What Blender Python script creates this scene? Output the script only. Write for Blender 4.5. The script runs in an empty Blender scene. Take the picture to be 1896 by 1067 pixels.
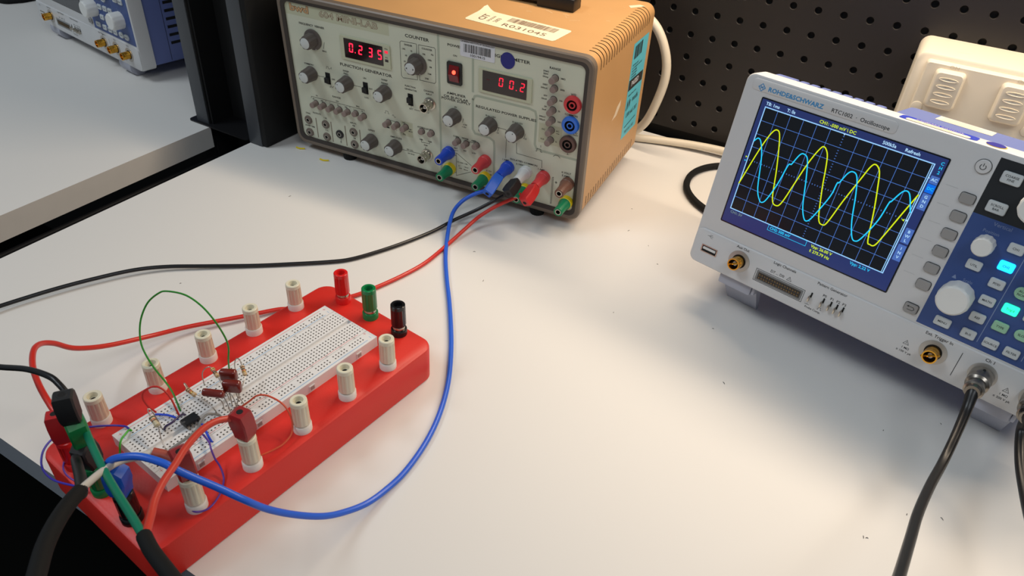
import bpy, bmesh, math, random
from math import sin, cos, pi, radians
from mathutils import Vector, Matrix
random.seed(7)
S = 0.001            # everything below is measured in millimetres
SC = bpy.context.scene
COL = SC.collection
# ------------------------------------------------------------------ camera
YAW, PITCH, ROLL = -0.49457, 0.64027, -0.06689
fw = Vector((sin(YAW)*cos(PITCH), cos(YAW)*cos(PITCH), -sin(PITCH)))
r0 = Vector((cos(YAW), -sin(YAW), 0)); d0 = fw.cross(r0)
rr = cos(ROLL)*r0 + sin(ROLL)*d0; dd = -sin(ROLL)*r0 + cos(ROLL)*d0
cd = bpy.data.cameras.new('camera'); cam = bpy.data.objects.new('camera', cd); COL.objects.link(cam)
cd.sensor_width = 36; cd.lens = 36*1357.2/1896; cd.clip_start = 0.01; cd.clip_end = 30
M = Matrix.Identity(4)
for i in range(3):
    M[i][0] = rr[i]; M[i][1] = -dd[i]; M[i][2] = -fw[i]
M[2][3] = 381.97*S
cam.matrix_world = M
SC.camera = cam
cd.dof.use_dof = True; cd.dof.focus_distance = 0.60; cd.dof.aperture_fstop = 24
# ------------------------------------------------------------------ world and lights
SC.view_settings.view_transform = 'Standard'; SC.view_settings.look = 'None'
SC.view_settings.gamma = 1; SC.view_settings.use_curve_mapping = False
SC.view_settings.exposure = 0.0
W = bpy.data.worlds.new('world'); SC.world = W; W.use_nodes = True
W.node_tree.nodes['Background'].inputs[0].default_value = (0.80, 0.90, 1.0, 1)
W.node_tree.nodes['Background'].inputs[1].default_value = 0.16
def area(name, loc, target, sx, sy, power, col):
    l = bpy.data.lights.new(name, 'AREA'); l.shape = 'RECTANGLE'; l.size = sx*S; l.size_y = sy*S
    l.energy = power; l.color = col
    o = bpy.data.objects.new(name, l); COL.objects.link(o); o.location = Vector(loc)*S
    o.rotation_euler = (Vector(target)-Vector(loc)).to_track_quat('-Z', 'Y').to_euler()
    return o
# warm strip light under the shelf above the bench
area('bench_strip_light', (70, 705, 500), (60, 490, 0), 900, 40, 4.9, (1.0, 0.81, 0.61))
# cool ceiling panels of the room
area('ceiling_panel_light', (-1500, -500, 1900), (-500, 400, 0), 900, 500, 15.5, (0.84, 0.93, 1.0))
area('ceiling_panel_light', (900, -700, 2000), (0, 400, 0), 1200, 600, 11, (0.90, 0.95, 1.0))
# ------------------------------------------------------------------ materials
def lin(c): return tuple(((x/255)/12.92 if x/255 <= 0.04045 else ((x/255+0.055)/1.055)**2.4) for x in c)
MATS = {}
def mat(name, rgb, rough=0.5, metal=0.0, spec=0.5, emit=0.0, noise=0.04, scale=60.0, bump=0.0, trans=0.0, coat=0.0, ecol=None):
    if name in MATS: return MATS[name]
    m = bpy.data.materials.new(name); m.use_nodes = True; nt = m.node_tree; b = nt.nodes['Principled BSDF']
    c = lin(rgb)
    tc = nt.nodes.new('ShaderNodeTexCoord'); nz = nt.nodes.new('ShaderNodeTexNoise')
    nz.inputs['Scale'].default_value = scale; nz.inputs['Detail'].default_value = 4
    nt.links.new(tc.outputs['Object'], nz.inputs['Vector'])
    mx = nt.nodes.new('ShaderNodeMix'); mx.data_type = 'RGBA'
    mx.inputs['A'].default_value = (*[x*(1-noise) for x in c], 1); mx.inputs['B'].default_value = (*[min(1, x*(1+noise)) for x in c], 1)
    nt.links.new(nz.outputs['Fac'], mx.inputs['Factor'])
    nt.links.new(mx.outputs['Result'], b.inputs['Base Color'])
    b.inputs['Roughness'].default_value = rough; b.inputs['Metallic'].default_value = metal
    b.inputs['Specular IOR Level'].default_value = spec; b.inputs['Coat Weight'].default_value = coat
    b.inputs['Transmission Weight'].default_value = trans
    if emit:
        b.inputs['Emission Color'].default_value = (*(lin(ecol) if ecol else c), 1); b.inputs['Emission Strength'].default_value = emit
    if bump:
        bp = nt.nodes.new('ShaderNodeBump'); bp.inputs['Strength'].default_value = bump; bp.inputs['Distance'].default_value = 0.0004
        n2 = nt.nodes.new('ShaderNodeTexNoise'); n2.inputs['Scale'].default_value = 900
        nt.links.new(tc.outputs['Object'], n2.inputs['Vector'])
        nt.links.new(n2.outputs['Fac'], bp.inputs['Height']); nt.links.new(bp.outputs['Normal'], b.inputs['Normal'])
    MATS[name] = m
    return m
# ------------------------------------------------------------------ mesh builder
_GL = {}
def glyphs(s, align, bold):
    k = (s, align, bold)
    if k in _GL: return _GL[k]
    cu = bpy.data.curves.new('t', 'FONT'); cu.body = s; cu.size = 1; cu.align_x = align; cu.align_y = 'CENTER'
    cu.offset = bold; cu.resolution_u = 2
    o = bpy.data.objects.new('t', cu); COL.objects.link(o)
    dg = bpy.context.evaluated_depsgraph_get(); me = bpy.data.meshes.new_from_object(o.evaluated_get(dg))
    r = ([tuple(v.co) for v in me.vertices], [tuple(p.vertices) for p in me.polygons])
    bpy.data.objects.remove(o); bpy.data.curves.remove(cu); bpy.data.meshes.remove(me)
    _GL[k] = r
    return r
def rrect(x0, x1, y0, y1, r, n=5):
    p = []
    for cx, cy, a in ((x1-r, y0+r, -90), (x1-r, y1-r, 0), (x0+r, y1-r, 90), (x0+r, y0+r, 180)):
        for i in range(n+1):
            t = radians(a+90*i/n); p.append((cx+r*cos(t), cy+r*sin(t)))
    return p
def catmull(P, n=8):
    P = [Vector(p) for p in P]
    Q = [2*P[0]-P[1]]+P+[2*P[-1]-P[-2]]
    out = []
    for i in range(1, len(Q)-2):
        a, b, c, d = Q[i-1:i+3]
        for k in range(n):
            t = k/n
            out.append(0.5*((2*b)+(c-a)*t+(2*a-5*b+4*c-d)*t*t+(-a+3*b-3*c+d)*t**3))
    out.append(Q[-2].copy())
    return out
class MB:
    def __init__(s): s.v = []; s.f = []; s.m = []
    def add(s, vs, fs, mi=0, T=None):
        o = len(s.v)
        s.v += [tuple(T@Vector(v)) if T is not None else tuple(v) for v in vs]
        for f in fs: s.f.append(tuple(o+i for i in f)); s.m.append(mi)
        return s
    def box(s, x0, x1, y0, y1, z0, z1, mi=0, r=0, seg=2, T=None):
        bm = bmesh.new(); bmesh.ops.create_cube(bm, size=1)
        for v in bm.verts: v.co = Vector(((x0+x1)/2+v.co.x*(x1-x0), (y0+y1)/2+v.co.y*(y1-y0), (z0+z1)/2+v.co.z*(z1-z0)))
        if r: bmesh.ops.bevel(bm, geom=list(bm.edges), offset=r, segments=seg, profile=0.5, affect='EDGES')
        bm.verts.index_update()
        s.add([v.co for v in bm.verts], [[v.index for v in f.verts] for f in bm.faces], mi, T); bm.free()
        return s
    def rings(s, rings, mi=0, cap0=True, cap1=True, T=None, mis=None):
        n = len(rings[0]); vs = [p for r in rings for p in r]; o = len(s.v)
        s.v += [tuple(T@Vector(v)) if T is not None else tuple(v) for v in vs]
        for k in range(len(rings)-1):
            for i in range(n):
                j = (i+1) % n
                s.f.append((o+k*n+i, o+k*n+j, o+(k+1)*n+j, o+(k+1)*n+i)); s.m.append(mis[k] if mis else mi)
        if cap0: s.f.append(tuple(o+i for i in reversed(range(n)))); s.m.append(mis[0] if mis else mi)
        if cap1: s.f.append(tuple(o+(len(rings)-1)*n+i for i in range(n))); s.m.append(mis[-1] if mis else mi)
        return s
    def prism(s, pts, z0, z1, mi=0, ch=0, T=None):
        # outline in XY extruded along Z, optional chamfer at the z1 end
        R = [[(x, y, z0) for x, y in pts]]
        if ch:
            cx = sum(p[0] for p in pts)/len(pts); cy = sum(p[1] for p in pts)/len(pts)
            hx = max(p[0] for p in pts)-cx; hy = max(p[1] for p in pts)-cy
            g = 1 if z1 > z0 else -1
            for k, a in ((1, 0.0), (0.7, 0.3), (0.3, 0.7), (0, 1.0)):
                q = ch*(1-math.sqrt(max(0, 1-a*a)))
                R.append([(cx+(x-cx)*(1-q/hx), cy+(y-cy)*(1-q/hy), z1-g*ch*(1-a)) for x, y in pts])
        else: R.append([(x, y, z1) for x, y in pts])
        return s.rings(R, mi, T=T)
    def lathe(s, prof, n=24, mi=0, T=None, flute=0, depth=0.0, mis=None, f0=0, f1=99, cap0=True, cap1=True):
        # prof: (radius, height) along +Z; flutes cut the rings f0..f1
        R = []
        for k, (r, h) in enumerate(prof):
            ring = []
            for i in range(n):
                a = 2*pi*i/n; q = r
                if flute and f0 <= k <= f1: q = r-depth*(0.5+0.5*cos(flute*a))
                ring.append((q*cos(a), q*sin(a), h))
            R.append(ring)
        return s.rings(R, mi, T=T, mis=mis, cap0=cap0, cap1=cap1)
    def tube(s, P, r, n=10, mi=0, sub=8, ends=True, flat=None):
        C = catmull(P, sub) if sub else [Vector(p) for p in P]
        N = len(C); rs = r if isinstance(r, (list, tuple)) else None
        t = (C[1]-C[0]).normalized(); a = Vector((0, 0, 1)) if abs(t.z) < 0.9 else Vector((1, 0, 0))
        u = t.cross(a).normalized(); R = []
        for i, c in enumerate(C):
            t2 = ((C[min(i+1, N-1)])-(C[max(i-1, 0)])).normalized()
            u = (u-t2*u.dot(t2)).normalized(); w = t2.cross(u)
            q = r
            if rs:
                x = i/(N-1)*(len(rs)-1); k = min(int(x), len(rs)-2); q = rs[k]+(rs[k+1]-rs[k])*(x-k)
            R.append([tuple(c+u*(q*cos(2*pi*j/n))+w*(q*sin(2*pi*j/n))) for j in range(n)])
        return s.rings(R, mi, cap0=ends, cap1=ends)
    def text(s, t, O, X, Y, size, mi=0, wide=1.0, align='CENTER', bold=0.0):
        vs, fs = glyphs(t, align, bold); O, X, Y = Vector(O), Vector(X), Vector(Y)
        return s.add([O+X*(x*size*wide)+Y*(y*size) for x, y, z in vs], fs, mi)
    def line(s, pts, w, f, mi=0, closed=False):
        # flat printed line through 2-D points; f maps (x, y) to 3-D
        P = [Vector((p[0], p[1])) for p in pts]
        if closed: P.append(P[0])
        L, R = [], []
        for i, p in enumerate(P):
            a = P[max(i-1, 0)]; b = P[min(i+1, len(P)-1)]
            if closed and i in (0, len(P)-1): a = P[-2]; b = P[1]
            d1 = (p-a); d2 = (b-p)
            d1 = d1.normalized() if d1.length > 1e-6 else d2.normalized()
            d2 = d2.normalized() if d2.length > 1e-6 else d1
            d = (d1+d2); d = d.normalized() if d.length > 1e-6 else d1
            n = Vector((-d.y, d.x)); k = 1/max(0.5, abs(n.dot(Vector((-d1.y, d1.x)))))
            L.append(f(*(p+n*w/2*k))); R.append(f(*(p-n*w/2*k)))
        n = len(P)
        return s.add(L+R, [(i, n+i, n+i+1, i+1) for i in range(n-1)], mi)
    def poly(s, pts, f, mi=0): return s.add([f(*p) for p in pts], [tuple(range(len(pts)))], mi)
    def build(s, name, mats, parent=None, smooth=35, M=None):
        me = bpy.data.meshes.new(name)
        me.from_pydata([(x*S, y*S, z*S) for x, y, z in s.v], [], s.f)
        ml = mats if isinstance(mats, (list, tuple)) else [mats]
        for m in ml: me.materials.append(m)
        me.polygons.foreach_set('material_index', s.m)
        if smooth:
            me.polygons.foreach_set('use_smooth', [True]*len(s.f)); me.set_sharp_from_angle(angle=radians(smooth))
        me.validate(); me.update()
        bm = bmesh.new(); bm.from_mesh(me); bmesh.ops.recalc_face_normals(bm, faces=bm.faces); bm.to_mesh(me); bm.free()
        o = bpy.data.objects.new(name, me); COL.objects.link(o)
        if parent is not None: o.parent = parent
        if M is not None: o.matrix_local = M
        return o
def frame(O, X, Y, Z):
    M = Matrix.Identity(4)
    for i in range(3): M[i][0] = X[i]; M[i][1] = Y[i]; M[i][2] = Z[i]; M[i][3] = O[i]*S
    return M
def fmm(O, X, Y, Z):
    M = Matrix.Identity(4)
    for i in range(3): M[i][0] = X[i]; M[i][1] = Y[i]; M[i][2] = Z[i]; M[i][3] = O[i]
    return M
def axis(O, Z, X=None):
    # millimetre frame at O whose Z axis points along Z
    Z = Vector(Z).normalized(); X = Vector(X) if X is not None else (Vector((1, 0, 0)) if abs(Z.x) < 0.9 else Vector((0, 1, 0)))
    X = (X-Z*X.dot(Z)).normalized(); return fmm(O, X, Z.cross(X), Z)
def tag(o, label=None, cat=None, group=None, kind=None):
    if label: o['label'] = label
    if cat: o['category'] = cat
    if group: o['group'] = group
    if kind: o['kind'] = kind
    return o
def thing(name, label, cat, M, group=None):
    o = bpy.data.objects.new(name, None); COL.objects.link(o); o.empty_display_size = 0.02; o.matrix_world = M
    return tag(o, label, cat, group)
def copy_part(o, parent, M=None):
    c = o.copy(); COL.objects.link(c); c.parent = parent
    if M is not None: c.matrix_local = M
    for ch in list(o.children): copy_part(ch, c)
    return c
def mloc(x, y, z): return Matrix.Translation(Vector((x, y, z))*S)
# palette
TAN = mat('tan_paint', (196, 150, 98), 0.42, noise=0.07, scale=25, bump=0.1)
TAUPE = mat('taupe_moulding', (112, 99, 86), 0.4)
DARKTAUPE = mat('dark_taupe', (56, 49, 44), 0.5)
PANEL = mat('pale_green_panel', (204, 207, 186), 0.5, noise=0.03, scale=15)
PANEL2 = mat('beige_green_panel', (190, 192, 164), 0.5)
GROOVE = mat('panel_groove', (168, 176, 156), 0.55)
INK = mat('black_ink', (38, 38, 36), 0.6)
KNOB = mat('brown_grey_knob', (88, 80, 74), 0.45)
KCAP = mat('knob_cap_grey', (200, 204, 200), 0.4)
BUTTON = mat('mauve_brown_button', (138, 120, 112), 0.5)
BLACK = mat('black_plastic', (22, 22, 24), 0.4)
RUBBER = mat('black_rubber', (12, 13, 13), 0.75, spec=0.3)
HOLE = mat('dark_hole', (6, 6, 6), 0.8)
WINDOW = mat('dark_red_window', (32, 14, 18), 0.12, coat=0.3)
LEDRED = mat('red_led', (255, 40, 70), 0.4, emit=2.2, ecol=(255, 24, 56))
LEDDIM = mat('red_led_dim', (210, 40, 60), 0.4, emit=0.9, ecol=(240, 30, 60))
NICKEL = mat('nickel', (190, 184, 172), 0.25, metal=1.0)
GOLD = mat('gold', (226, 170, 66), 0.24, metal=1.0)
STEEL = mat('brushed_steel', (168, 166, 162), 0.35, metal=0.9)
P = lambda n, c, r=0.38, **k: mat(n, c, r, **k)
BLUEP = P('blue_plastic', (24, 70, 190)); GREENP = P('green_plastic', (14, 128, 84)); REDP = P('red_plastic', (206, 58, 62))
YELLOWP = P('yellow_plastic', (226, 200, 20)); WHITEP = P('white_plastic', (214, 214, 212)); BROWNP = P('brown_plastic', (116, 78, 62))
PAPER = mat('label_paper', (236, 224, 190), 0.6)
WHITELAB = mat('white_label', (214, 216, 220), 0.45)
CYANLAB = mat('cyan_label', (92, 190, 208), 0.5)
INST_TEXT =  [('FREQUENCY  VERNIER', 39.0, 135.9, 2.3, 1.0), ('MAX', 51.4, 112.1, 1.8, 1), ('SYMMETRY', 28.9, 94.1, 1.8, 1), ('OFF', 58.3, 83.8, 1.8, 1), ('SWEEP', 75.6, 96.4, 1.8, 1), ('FREQ', 75.3, 93.6, 1.8, 1), ('LIN', 98.2, 93.9, 1.8, 1), ('EXT', 104.5, 83.8, 1.8, 1), ('LOG', 98.3, 73.1, 1.8, 1), ('SWEEP', 122.1, 97.1, 1.8, 1), ('RANGE', 122.1, 93.6, 1.8, 1), ('FUNCTION GENERATOR', 100.2, 102.8, 3.3, 1.25), ('COUNTER', 162.3, 147.1, 3.3, 1.25), ('DIVIDER', 152.4, 138.2, 1.8, 1), ('COUNTER', 172.9, 138.3, 1.8, 1), ('10k', 169.3, 133.0, 1.8, 1), ('Hz', 178.6, 134.2, 1.8, 1), ('100k', 175.4, 128.4, 1.8, 1), ('1M', 176.1, 121.6, 1.8, 1), ('10M', 174.8, 114.6, 1.8, 1), ('20M', 171.6, 109.3, 1.8, 1), ('10', 155.4, 133.2, 1.8, 1), ('10', 149.3, 127.7, 1.8, 1), ('10', 147.3, 121.5, 1.8, 1), ('1/N', 146.9, 133.7, 1.8, 1), ('POWER', 203.0, 147.4, 2.6, 1.3), ('ON', 203.2, 138.3, 1.8, 1.1), ('FUNCTION', 152.2, 96.9, 1.8, 1), ('GENERATOR', 152.5, 93.7, 1.8, 1), ('COUNTER', 173.2, 96.7, 1.8, 1), ('INPUT', 173.5, 93.7, 1.8, 1), ('EXT', 152.1, 73.4, 1.8, 1), ('AMPLIFIER', 203.9, 100.3, 2.6, 1.3), ('OR BI-POLAR', 203.5, 96.6, 2.6, 1.3), ('POWER SUPPLY', 203.4, 93.9, 2.6, 1.3), ('0V', 203.1, 87.4, 1.8, 1), ('RANGE', 59.6, 64.6, 2, 1.2), ('Hz', 33.4, 60.5, 1.6, 1), ('kHz', 60.0, 60.3, 1.6, 1), ('MHz', 86.0, 60.5, 1.6, 1), ('10', 28.3, 55.8, 1.7, 1), ('100', 39.3, 55.9, 1.7, 1), ('1', 49.6, 56.0, 1.7, 1), ('10', 60.0, 56.0, 1.7, 1), ('100', 70.4, 56.0, 1.7, 1), ('1', 80.4, 56.1, 1.7, 1), ('10', 90.8, 56.2, 1.7, 1), ('SYNC', 18.1, 36.7, 1.8, 1), ('OUTPUTS', 30.0, 39.2, 1.8, 1), ('SWEEP TIME', 18.2, 21.5, 1.8, 1), ('1 kΩ', 40.7, 36.4, 1.7, 1), ('T.TL', 40.8, 21.6, 1.7, 1), ('INPUTS', 77.7, 39.4, 1.8, 1), ('AM', 78.0, 36.6, 1.8, 1), ('FM', 77.4, 21.5, 1.8, 1), ('OFFSET', 100.9, 36.8, 2, 1), ('AMPLITUDE', 131.4, 36.4, 2, 1), ('OFF', 142.0, 56.0, 1.6, 1), ('AM', 149.4, 50.2, 1.6, 1), ('MOD', 149.9, 47.8, 1.6, 1), ('ON', 141.8, 42.8, 1.6, 1), ('ATTENUATOR', 167.4, 55.8, 1.8, 1.15), ('10dB', 161.9, 42.2, 1.6, 1), ('20dB', 172.4, 42.5, 1.6, 1), ('30dB', 167.2, 37.0, 1.6, 1), ('20V O/C', 147.6, 26.4, 1.6, 1), ('10V 50 Ω', 148.6, 22.1, 1.6, 1), ('F.GEN', 203.4, 56.1, 1.8, 1), ('NORM', 213.5, 56.5, 1.8, 1), ('AMPL', 223.4, 56.4, 1.8, 1), ('EXT', 202.9, 43.0, 1.6, 1), ('INT', 213.3, 42.8, 1.6, 1), ('±15V', 223.5, 43.0, 1.6, 1), ('DIGITAL METER', 259.6, 147.1, 3.2, 1.3), ('REGULATED POWER SUPPLIES', 256.9, 93.9, 2.7, 1.3), ('0 to -15V', 241.3, 87.0, 1.8, 1.15), ('0 to+15V', 269.6, 87.3, 1.8, 1.15), ('x100', 213.4, 71.4, 1.7, 1), ('+15V', 212.3, 68.6, 1.7, 1), ('-15', 248.8, 71.8, 1.7, 1), ('+15', 277.9, 72.9, 1.7, 1), ('RANGE', 303.4, 147.1, 2.2, 1.1), ('(max)', 295.0, 143.4, 1.7, 1), ('500V', 294.9, 140.7, 1.7, 1), ('2Amp', 294.8, 138.1, 1.7, 1), ('2MΩ', 311.4, 139.4, 1.7, 1), ('200V', 294.9, 130.8, 1.7, 1), ('200mA', 294.1, 127.6, 1.7, 1), ('200k', 311.8, 129.2, 1.7, 1), ('20V', 295.9, 120.6, 1.7, 1), ('20mA', 294.8, 117.4, 1.7, 1), ('20k', 311.1, 118.9, 1.7, 1), ('2V', 296.6, 110.2, 1.7, 1), ('2mA', 295.5, 107.2, 1.7, 1), ('2k', 310.2, 108.7, 1.7, 1), ('200mV', 294.1, 99.9, 1.7, 1), ('200µA', 294.0, 96.9, 1.7, 1), ('200', 311.2, 98.3, 1.7, 1), ('DC', 296.2, 87.6, 1.8, 1), ('AC', 310.5, 88.9, 1.8, 1), ('rms', 310.8, 86.6, 1.5, 1), ('V/A', 295.7, 77.6, 1.8, 1), ('Ω', 309.7, 78.1, 1.8, 1), ('V/Ω', 322.6, 127.4, 2.2, 1), ('COMMON', 322.2, 107.7, 2, 1), ('500V', 328.1, 89.3, 1.7, 1), ('A', 322.2, 68.8, 1.8, 1), ('1 AMP', 258.5, 45.2, 2, 1), ('ISOLATED COMMON', 277.9, 47.8, 2, 1.15), ('± 100V MAX', 277.2, 44.5, 2, 1), ('1 AMP', 296.7, 45.1, 2, 1), ('6 VOLT', 322.7, 48.6, 2, 1.1), ('5 AMP', 322.4, 45.2, 2, 1.1), ('+', 313.1, 35.4, 4, 1), ('± 15V', 240.5, 27.7, 1.8, 1), ('1AMP', 240.9, 23.7, 1.8, 1), ('DC GAIN -15dB', 210.0, 28.3, 1.3, 1), ('x1', 206.5, 24.1, 1.3, 1), ('x100', 207.8, 21.6, 1.3, 1), ('100mA', 214.6, 24.5, 1.3, 1), ('500mA', 214.2, 21.4, 1.3, 1)]
INST_LINES =  [[(36.0, 83.6), (47.1, 84.0)], [(81.8, 83.2), (93.0, 83.3)], [(108.3, 83.5), (110.3, 83.6)], [(25.4, 56.0), (26.1, 58.1), (93.9, 58.4), (94.1, 57.0)], [(44.7, 57.7), (44.5, 56.3)], [(75.9, 58.1), (75.7, 56.7)], [(161.7, 140.9), (161.2, 141.3), (144.6, 140.9), (143.2, 139.4), (142.8, 106.4), (144.6, 104.5), (161.1, 105.9), (161.7, 140.9)], [(163.9, 141.0), (181.0, 141.5), (182.2, 140.2), (181.7, 108.2), (180.4, 106.4), (163.7, 106.2), (163.9, 141.0)], [(152.2, 77.3), (152.0, 74.9)], [(155.6, 73.6), (172.3, 73.8), (172.6, 75.7)], [(136.6, 24.4), (160.7, 25.4)], [(162.2, 43.2), (162.4, 39.4), (172.0, 40.0), (172.3, 42.0)], [(167.1, 35.3), (166.7, 31.5)], [(121.3, 52.5), (121.4, 54.5), (131.4, 54.7), (131.5, 52.9)], [(59.1, 16.5), (58.5, 12.2)], [(247.6, 77.7), (257.7, 77.3), (258.6, 75.8), (258.5, 47.3)], [(269.6, 66.4), (270.0, 55.6), (296.9, 55.0), (297.2, 47.1)], [(203.2, 38.1), (202.9, 11.8), (220.0, 20.9)], [(203.2, 38.1), (220.6, 28.1)], [(199.6, 34.6), (203.2, 34.7)], [(198.6, 14.8), (202.9, 15.1)], [(206.1, 49.5), (208.7, 49.4)], [(217.7, 49.7), (218.5, 54.4), (226.8, 54.6)], [(200.9, 34.7), (200.9, 40.3), (205.4, 40.9)], [(211.7, 77.5), (210.7, 73.2)], [(250.4, 77.8), (248.9, 73.4)], [(278.1, 77.9), (277.2, 73.6)], [(52.6, 121.7), (50.7, 114.6)], [(328.0, 92.3), (328.1, 90.7)], [(309.0, 40.4), (308.9, 11.0), (310.0, 11.4), (310.1, 40.7), (309.0, 40.4)], [(294.6, 70.7), (294.8, 68.4)]]
# ------------------------------------------------------------------ bench instrument (function generator / counter / supplies)
IX = (0.99661, 0.08224, -0.00006); IY = (-0.08218, 0.99580, 0.04027); IZ = (0.00331, -0.04013, 0.99919)
IO = (-579.02, 543.03, 8.0)
def seg7(mb, ch, f, x, z, h, mi=0):
    w = h*0.52; t = h*0.13; sl = 0.08
    on = {'0': 'abcdef', '2': 'abged', '3': 'abgcd', '5': 'afgcd', '-': 'g'}[ch]
    q = {'a': (-w/2+t*.6, w/2-t*.6, h/2-t, h/2), 'g': (-w/2+t*.6, w/2-t*.6, -t/2, t/2), 'd': (-w/2+t*.6, w/2-t*.6, -h/2, -h/2+t),
         'f': (-w/2, -w/2+t, t*.4, h/2-t*.4), 'b': (w/2-t, w/2, t*.4, h/2-t*.4), 'e': (-w/2, -w/2+t, -h/2+t*.4, -t*.4), 'c': (w/2-t, w/2, -h/2+t*.4, -t*.4)}
    for s in on:
        a, b, c, d = q[s]
        mb.poly([(x+px+sl*pz, z+pz) for px, pz in ((a, c), (b, c), (b, d), (a, d))], f, mi)
def barcode(mb, f, x0, x1, z0, z1, seed, mi=0):
    rnd = random.Random(seed); x = x0
    while x < x1-0.6:
        w = rnd.choice((0.35, 0.35, 0.7, 1.0))
        mb.poly([(x, z0), (min(x+w, x1), z0), (min(x+w, x1), z1), (x, z1)], f, mi); x += w+rnd.choice((0.35, 0.4, 0.75))
def bnc(parent, T, colmat, L=13.0, flange=True, name='bnc_connector'):
    b = MB()
    if flange: b.lathe([(6.6, 0), (6.6, 1.2), (5.6, 1.6)], 24, 0, T)
    b.lathe([(4.9, 0), (4.9, L*.55), (4.6, L*.56), (4.6, L*.62), (4.9, L*.63), (4.9, L), (4.0, L), (4.0, L-6)], 28, 0, T, cap1=False)
    for a in (0, pi):   # bayonet studs
        b.lathe([(0.9, 0), (0.9, 5.9), (0.6, 6.1)], 8, 0, T@axis((0, 0, L*.72), (cos(a+.5), sin(a+.5), 0)))
    b.lathe([(4.0, 0), (4.0, L-6)], 24, 2, T)
    b.lathe([(1.8, 0), (1.8, L-3)], 16, 1, T); b.lathe([(0.7, 0), (0.7, L-2.9)], 8, 2, T)
    return b.build(name, [colmat, WHITEP, HOLE], parent)
def make_instrument():
    t = thing('bench_power_supply', 'tan cased laboratory instrument with pale green front panel, red digits and rows of knobs', 'electronic instrument', frame(IO, IX, IY, IZ))
    Wd, H, D = 340.4, 163.8, 175.0
    # case with louvre slots through its right-hand corners
    xs = rrect(0.6, Wd-0.6, 0.6, H-0.6, 10, 8)
    def ins(p, q, val, ax):
        out = []
        n = len(p)
        for i in range(n):
            a, b = p[i], p[(i+1) % n]; out.append(a)
            if (a[ax]-val)*(b[ax]-val) < 0 and abs(a[1-ax]-b[1-ax]) < 0.01 and q(a):
                c = list(a); c[ax] = val; out.append(tuple(c))
        return out
    xs = ins(xs, lambda a: a[0] > Wd-2, 148.0, 1); xs = ins(xs, lambda a: a[0] > Wd-2, 20.0, 1)
    xs = ins(xs, lambda a: a[1] > H-2, 327.5, 0); xs = ins(xs, lambda a: a[1] < 2, 327.5, 0)
    st = [6.0]
    for k in range(21): y = 17.8+6.85*k; st += [y, y+1.5]
    st += [172.0, D]
    n = len(xs); b = MB(); vs = []
    for k, y in enumerate(st):
        q = 2.5 if k == len(st)-1 else 0
        vs += [(Wd/2+(x-Wd/2)*(1-q/170), y, H/2+(z-H/2)*(1-q/82)) for x, z in xs]
    fs = []
    for k in range(len(st)-1):
        slot = (k % 2 == 1) and k < 43
        for i in range(n):
            j = (i+1) % n; mx = (xs[i][0]+xs[j][0])/2; mz = (xs[i][1]+xs[j][1])/2
            if slot and mx > 327.5 and (mz > 148 or mz < 20): continue
            fs.append((k*n+i, k*n+j, (k+1)*n+j, (k+1)*n+i))
    fs.append(tuple((len(st)-1)*n+i for i in range(n)))
    b.add(vs, fs, 0)
    ri = rrect(2.2, Wd-2.2, 2.2, H-2.2, 9, 6)
    b.rings([[(x, 7, z) for x, z in ri], [(x, D-3, z) for x, z in ri]], 1)
    case = b.build('case', [TAN, HOLE], t)
    for c in (case,): c['label'] = 'tan painted metal case with slots at the corners'
    # bezel and panel
    o = rrect(0, Wd, 0, H, 11, 7); o1 = rrect(1.2, Wd-1.2, 1.2, H-1.2, 10, 7); o2 = rrect(3.2, Wd-3.2, 3.2, H-3.2, 8.5, 7)
    o3 = rrect(4.6, Wd-4.6, 4.6, H-4.6, 7.5, 7); o4 = rrect(8.2, Wd-8.2, 8.2, H-8.2, 6, 7)
    R = [[(x, y, z) for x, z in p] for p, y in ((o, 8), (o, 1.5), (o1, 0.3), (o2, 0), (o3, 0.3), (o4, 1.4), (o4, 4))]
    MB().rings(R, cap0=False, cap1=False, mis=[0, 0, 0, 0, 1, 1, 1]).build('bezel', [TAUPE, DARKTAUPE], t)
    f = lambda x, z: (x, 2.72, z); f1 = lambda x, z: (x, 2.76, z)
    b = MB(); b.rings([[(x, 2.8, z) for x, z in o4], [(x, 5, z) for x, z in o4]], 0)
    b.poly([(8.5, 155.6), (8.5, 143), (131.5, 143), (131.5, 155.6)], f1, 1)
    b.poly([(138.3, 57.7), (152.6, 57.7), (152.6, 41.4), (138.3, 41.4)], f1, 1)
    b.poly([(291.6, 93.5), (315.0, 93.5), (315.0, 73.6), (291.6, 73.6)], f1, 1)
    for g in ([(185.5, 155), (185.5, 8.5)], [(222, 155), (222, 107)], [(222, 101), (222, 69), (224.5, 65), (240, 64.5), (245, 62), (246, 55), (246, 10)],
              [(222, 99), (224, 103.5), (227, 104.5), (281, 104.5), (287, 103), (288.5, 98), (288.5, 70), (290.5, 66), (295, 65), (332, 65)]):
        b.line(g, 2.4, f1, 2)
    b.build('front_panel', [PANEL, PANEL2, GROOVE], t)
    # lettering
    b = MB()
    for s, x, z, h, w in INST_TEXT:
        b.text(s, (x, 2.68, z), (1, 0, 0), (0, 0, 1), h*1.28, 0, w*1.05, bold=0.018)
    for l in INST_LINES: b.line(l, 0.42, f)
    for (x, z), s in zip(((169.6, 134.2), (160, 132), (155.6, 127.2)), ('-4', '-3', '-2')): pass
    b.line([(40, 101), (41.5, 96)], 0.0, f)
    for cx, cz in ((54.5, 94.5),): b.line([(cx-4, cz), (cx-3, cz), (cx-3, cz+2), (cx-1, cz+2), (cx-1, cz), (cx+1, cz), (cx+3, cz+2), (cx+3, cz)], 0.35, f)
    b.line([(52, 74.5), (54, 74.5), (54, 76.5), (56, 74.5), (58, 76.5)], 0.35, f)
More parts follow.
